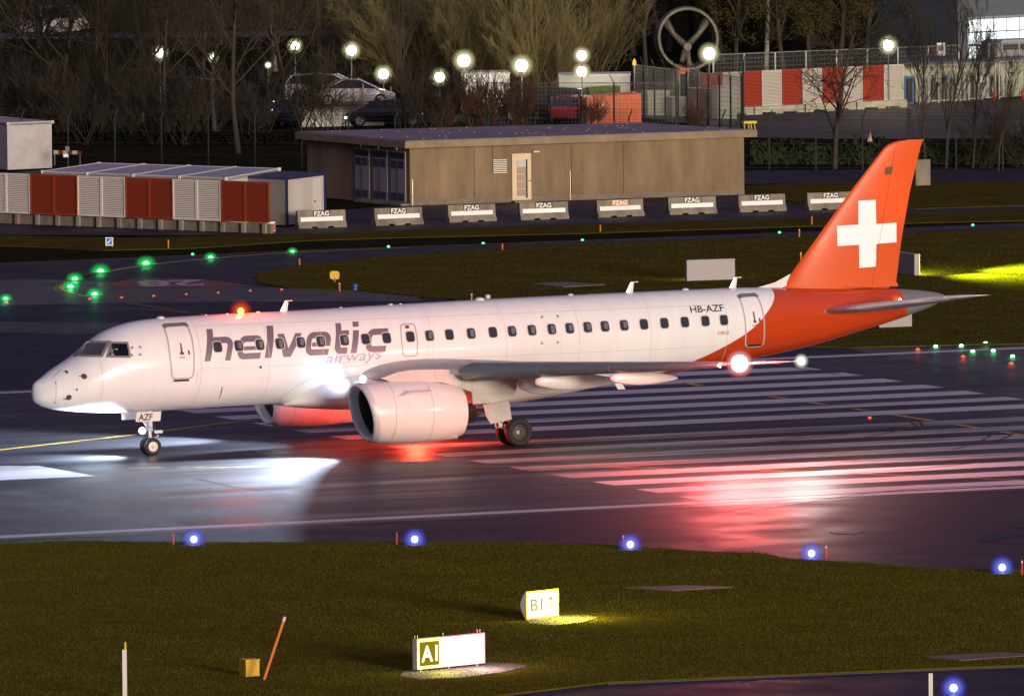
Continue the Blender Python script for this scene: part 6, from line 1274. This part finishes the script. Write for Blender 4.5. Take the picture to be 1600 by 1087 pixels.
for i, (x, y, k, s) in enumerate(((600, 90, 0, 1), (700, 80, 1, 1.1), (500, 92, 2, 1), (780, 70, 0, 1.1), (880, 78, 1, 1.1), (950, 100, 2, 1.1), (985, 78, 0, 1.1), (1035, 96, 1, 1.15), (1080, 78, 2, 1.2), (1130, 100, 0, 1.1), (1165, 84, 1, 1.1), (1010, 120, 2, .9), (345, 70, 0, 1), (250, 78, 1, 1), (150, 84, 2, 1), (60, 76, 0, 1.0), (550, 70, 1, 1.1), (830, 52, 2, 1.1), (650, 55, 0, 1.2))): put(P_tall[k], x, y, 'tall bare tree in the wood behind the car park lamps', s, i*.83, 'trees behind the car park')
for i, (x, y, k, s) in enumerate(((1150, 118, 0, .8), (1225, 116, 1, .8), (1265, 112, 0, .85), (1310, 112, 1, .85), (1352, 110, 0, .85), (1400, 110, 1, .9), (1440, 112, 0, .8), (1480, 112, 1, .85), (1240, 85, 1, 1), (1330, 82, 0, 1), (1420, 80, 1, 1), (1180, 86, 0, 1.0), (1500, 84, 0, 1))): put(P_olv[k], x, y, 'dull olive-leaved tree in the row behind the right screen', s, i*1.7, 'olive-leaved trees behind the right screen')
for i, (x, y, k, s) in enumerate(((945, 84, 0, 1), (990, 88, 1, 1.05), (1045, 82, 0, 1.1), (1100, 84, 1, 1.05), (1135, 76, 0, 1.1), (1270, 70, 1, 1.1), (1370, 68, 0, 1.1), (1455, 70, 1, 1.1), (1205, 62, 0, 1.1), (900, 56, 1, 1), (1520, 60, 0, 1.1), (1000, 52, 1, 1.1))): put(P_olv[k], x, y, 'dull leafy tree in the dark wood behind the wheel sculpture and the right screen', s, i*1.31, 'leafy trees of the dark wood')
# hedges
def hedge(name, px0, px1, y, h, dp, m_, lab, n, seed):
    a, b = G(px0, y), G(px1, y); u = b-a; W = u.length; u.normalize(); nn = Vector((-u.y, u.x, 0)); rng = np.random.default_rng(seed); t = rng.uniform(0, W, n); d = rng.uniform(0, dp, n); z = h*rng.uniform(0, 1, n)**.8*(.85+.2*np.sin(t*1.3)*np.sin(t*.37)+.06*rng.normal(0, 1, n)); c = np.array(a)[None]+t[:, None]*np.array(u)+d[:, None]*np.array(nn)+z[:, None]*np.array([[0, 0, 1.]])
    aa = rng.normal(0, 1, (n, 3)); aa /= np.linalg.norm(aa, axis=1)[:, None]; bb_ = np.cross(aa, rng.normal(0, 1, (n, 3))); bb_ /= np.linalg.norm(bb_, axis=1)[:, None]; s = rng.uniform(.08, .17, (n, 1)); V = np.stack([c-aa*s, c+bb_*s*.7, c+aa*s, c-bb_*s*.7], 1).reshape(-1, 3)-np.array(a)
    mb = MB(); mb.v = [Vector(v) for v in V]; mb.f = [tuple(range(4*i, 4*i+4)) for i in range(n)]
    mb.obox(Vector((0, 0, 0))+nn*.15, u*W, nn*(dp-.3), Vector((0, 0, h*.7))); me = bpy.data.meshes.new(name); me.from_pydata([tuple(v) for v in mb.v], [], mb.f); me.materials.append(m_); o = bpy.data.objects.new(name, me); COL.objects.link(o); o.location = a; return tag(o, lab, 'hedge')
hedge('hedge', 1172, 1760, 257, 1.25, 1.2, darklf, 'dark clipped hedge along the yard road on the right', 9000, 1)
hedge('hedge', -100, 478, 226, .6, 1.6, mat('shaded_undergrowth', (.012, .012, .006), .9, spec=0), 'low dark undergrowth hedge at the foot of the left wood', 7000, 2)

# ================================================================== light
w = bpy.data.worlds.new('World'); scene.world = w; w.use_nodes = True; nt = w.node_tree; bg = nt.nodes['Background']
sky = nt.nodes.new('ShaderNodeTexSky'); sky.sky_type = 'NISHITA'; sky.sun_disc = False
SUN = Vector((.06, -.97, .105)).normalized(); sky.sun_elevation = R_(-4); sky.sun_rotation = math.atan2(SUN.x, SUN.y)
tint = nt.nodes.new('ShaderNodeMix'); tint.data_type = 'RGBA'; tint.blend_type = 'ADD'; tint.inputs[0].default_value = 1
tint.inputs[7].default_value = (.125, .098, .19, 1); nt.links.new(sky.outputs[0], tint.inputs[6]); tc = nt.nodes.new('ShaderNodeTexCoord'); sp = nt.nodes.new('ShaderNodeSeparateXYZ'); nt.links.new(tc.outputs['Generated'], sp.inputs[0])
mr = nt.nodes.new('ShaderNodeMapRange'); mr.interpolation_type = 'SMOOTHSTEP'; mr.inputs[1].default_value = .05; mr.inputs[2].default_value = .75; mr.inputs[3].default_value = .3; mr.inputs[4].default_value = 1.45; nt.links.new(sp.outputs[2], mr.inputs[0])
nt.links.new(tint.outputs[2], bg.inputs[0]); nt.links.new(mr.outputs[0], bg.inputs[1])   # low cloud lit from below: dark towards the horizon
l = bpy.data.lights.new('sun', 'SUN'); l.energy = 3.1; l.color = (1, .84, .67); l.angle = R_(14); o = bpy.data.objects.new('sun', l); COL.objects.link(o); o.rotation_euler = SUN.to_track_quat('Z', 'Y').to_euler()
scene.view_settings.view_transform = 'Standard'; scene.view_settings.look = 'None'; scene.view_settings.exposure = 0; scene.view_settings.gamma = 1
scene.cycles.transparent_max_bounces = 40
scene.cycles.use_denoising = True; scene.cycles.max_bounces = 6; scene.cycles.sample_clamp_indirect = 8; scene.cycles.sample_clamp_direct = 40
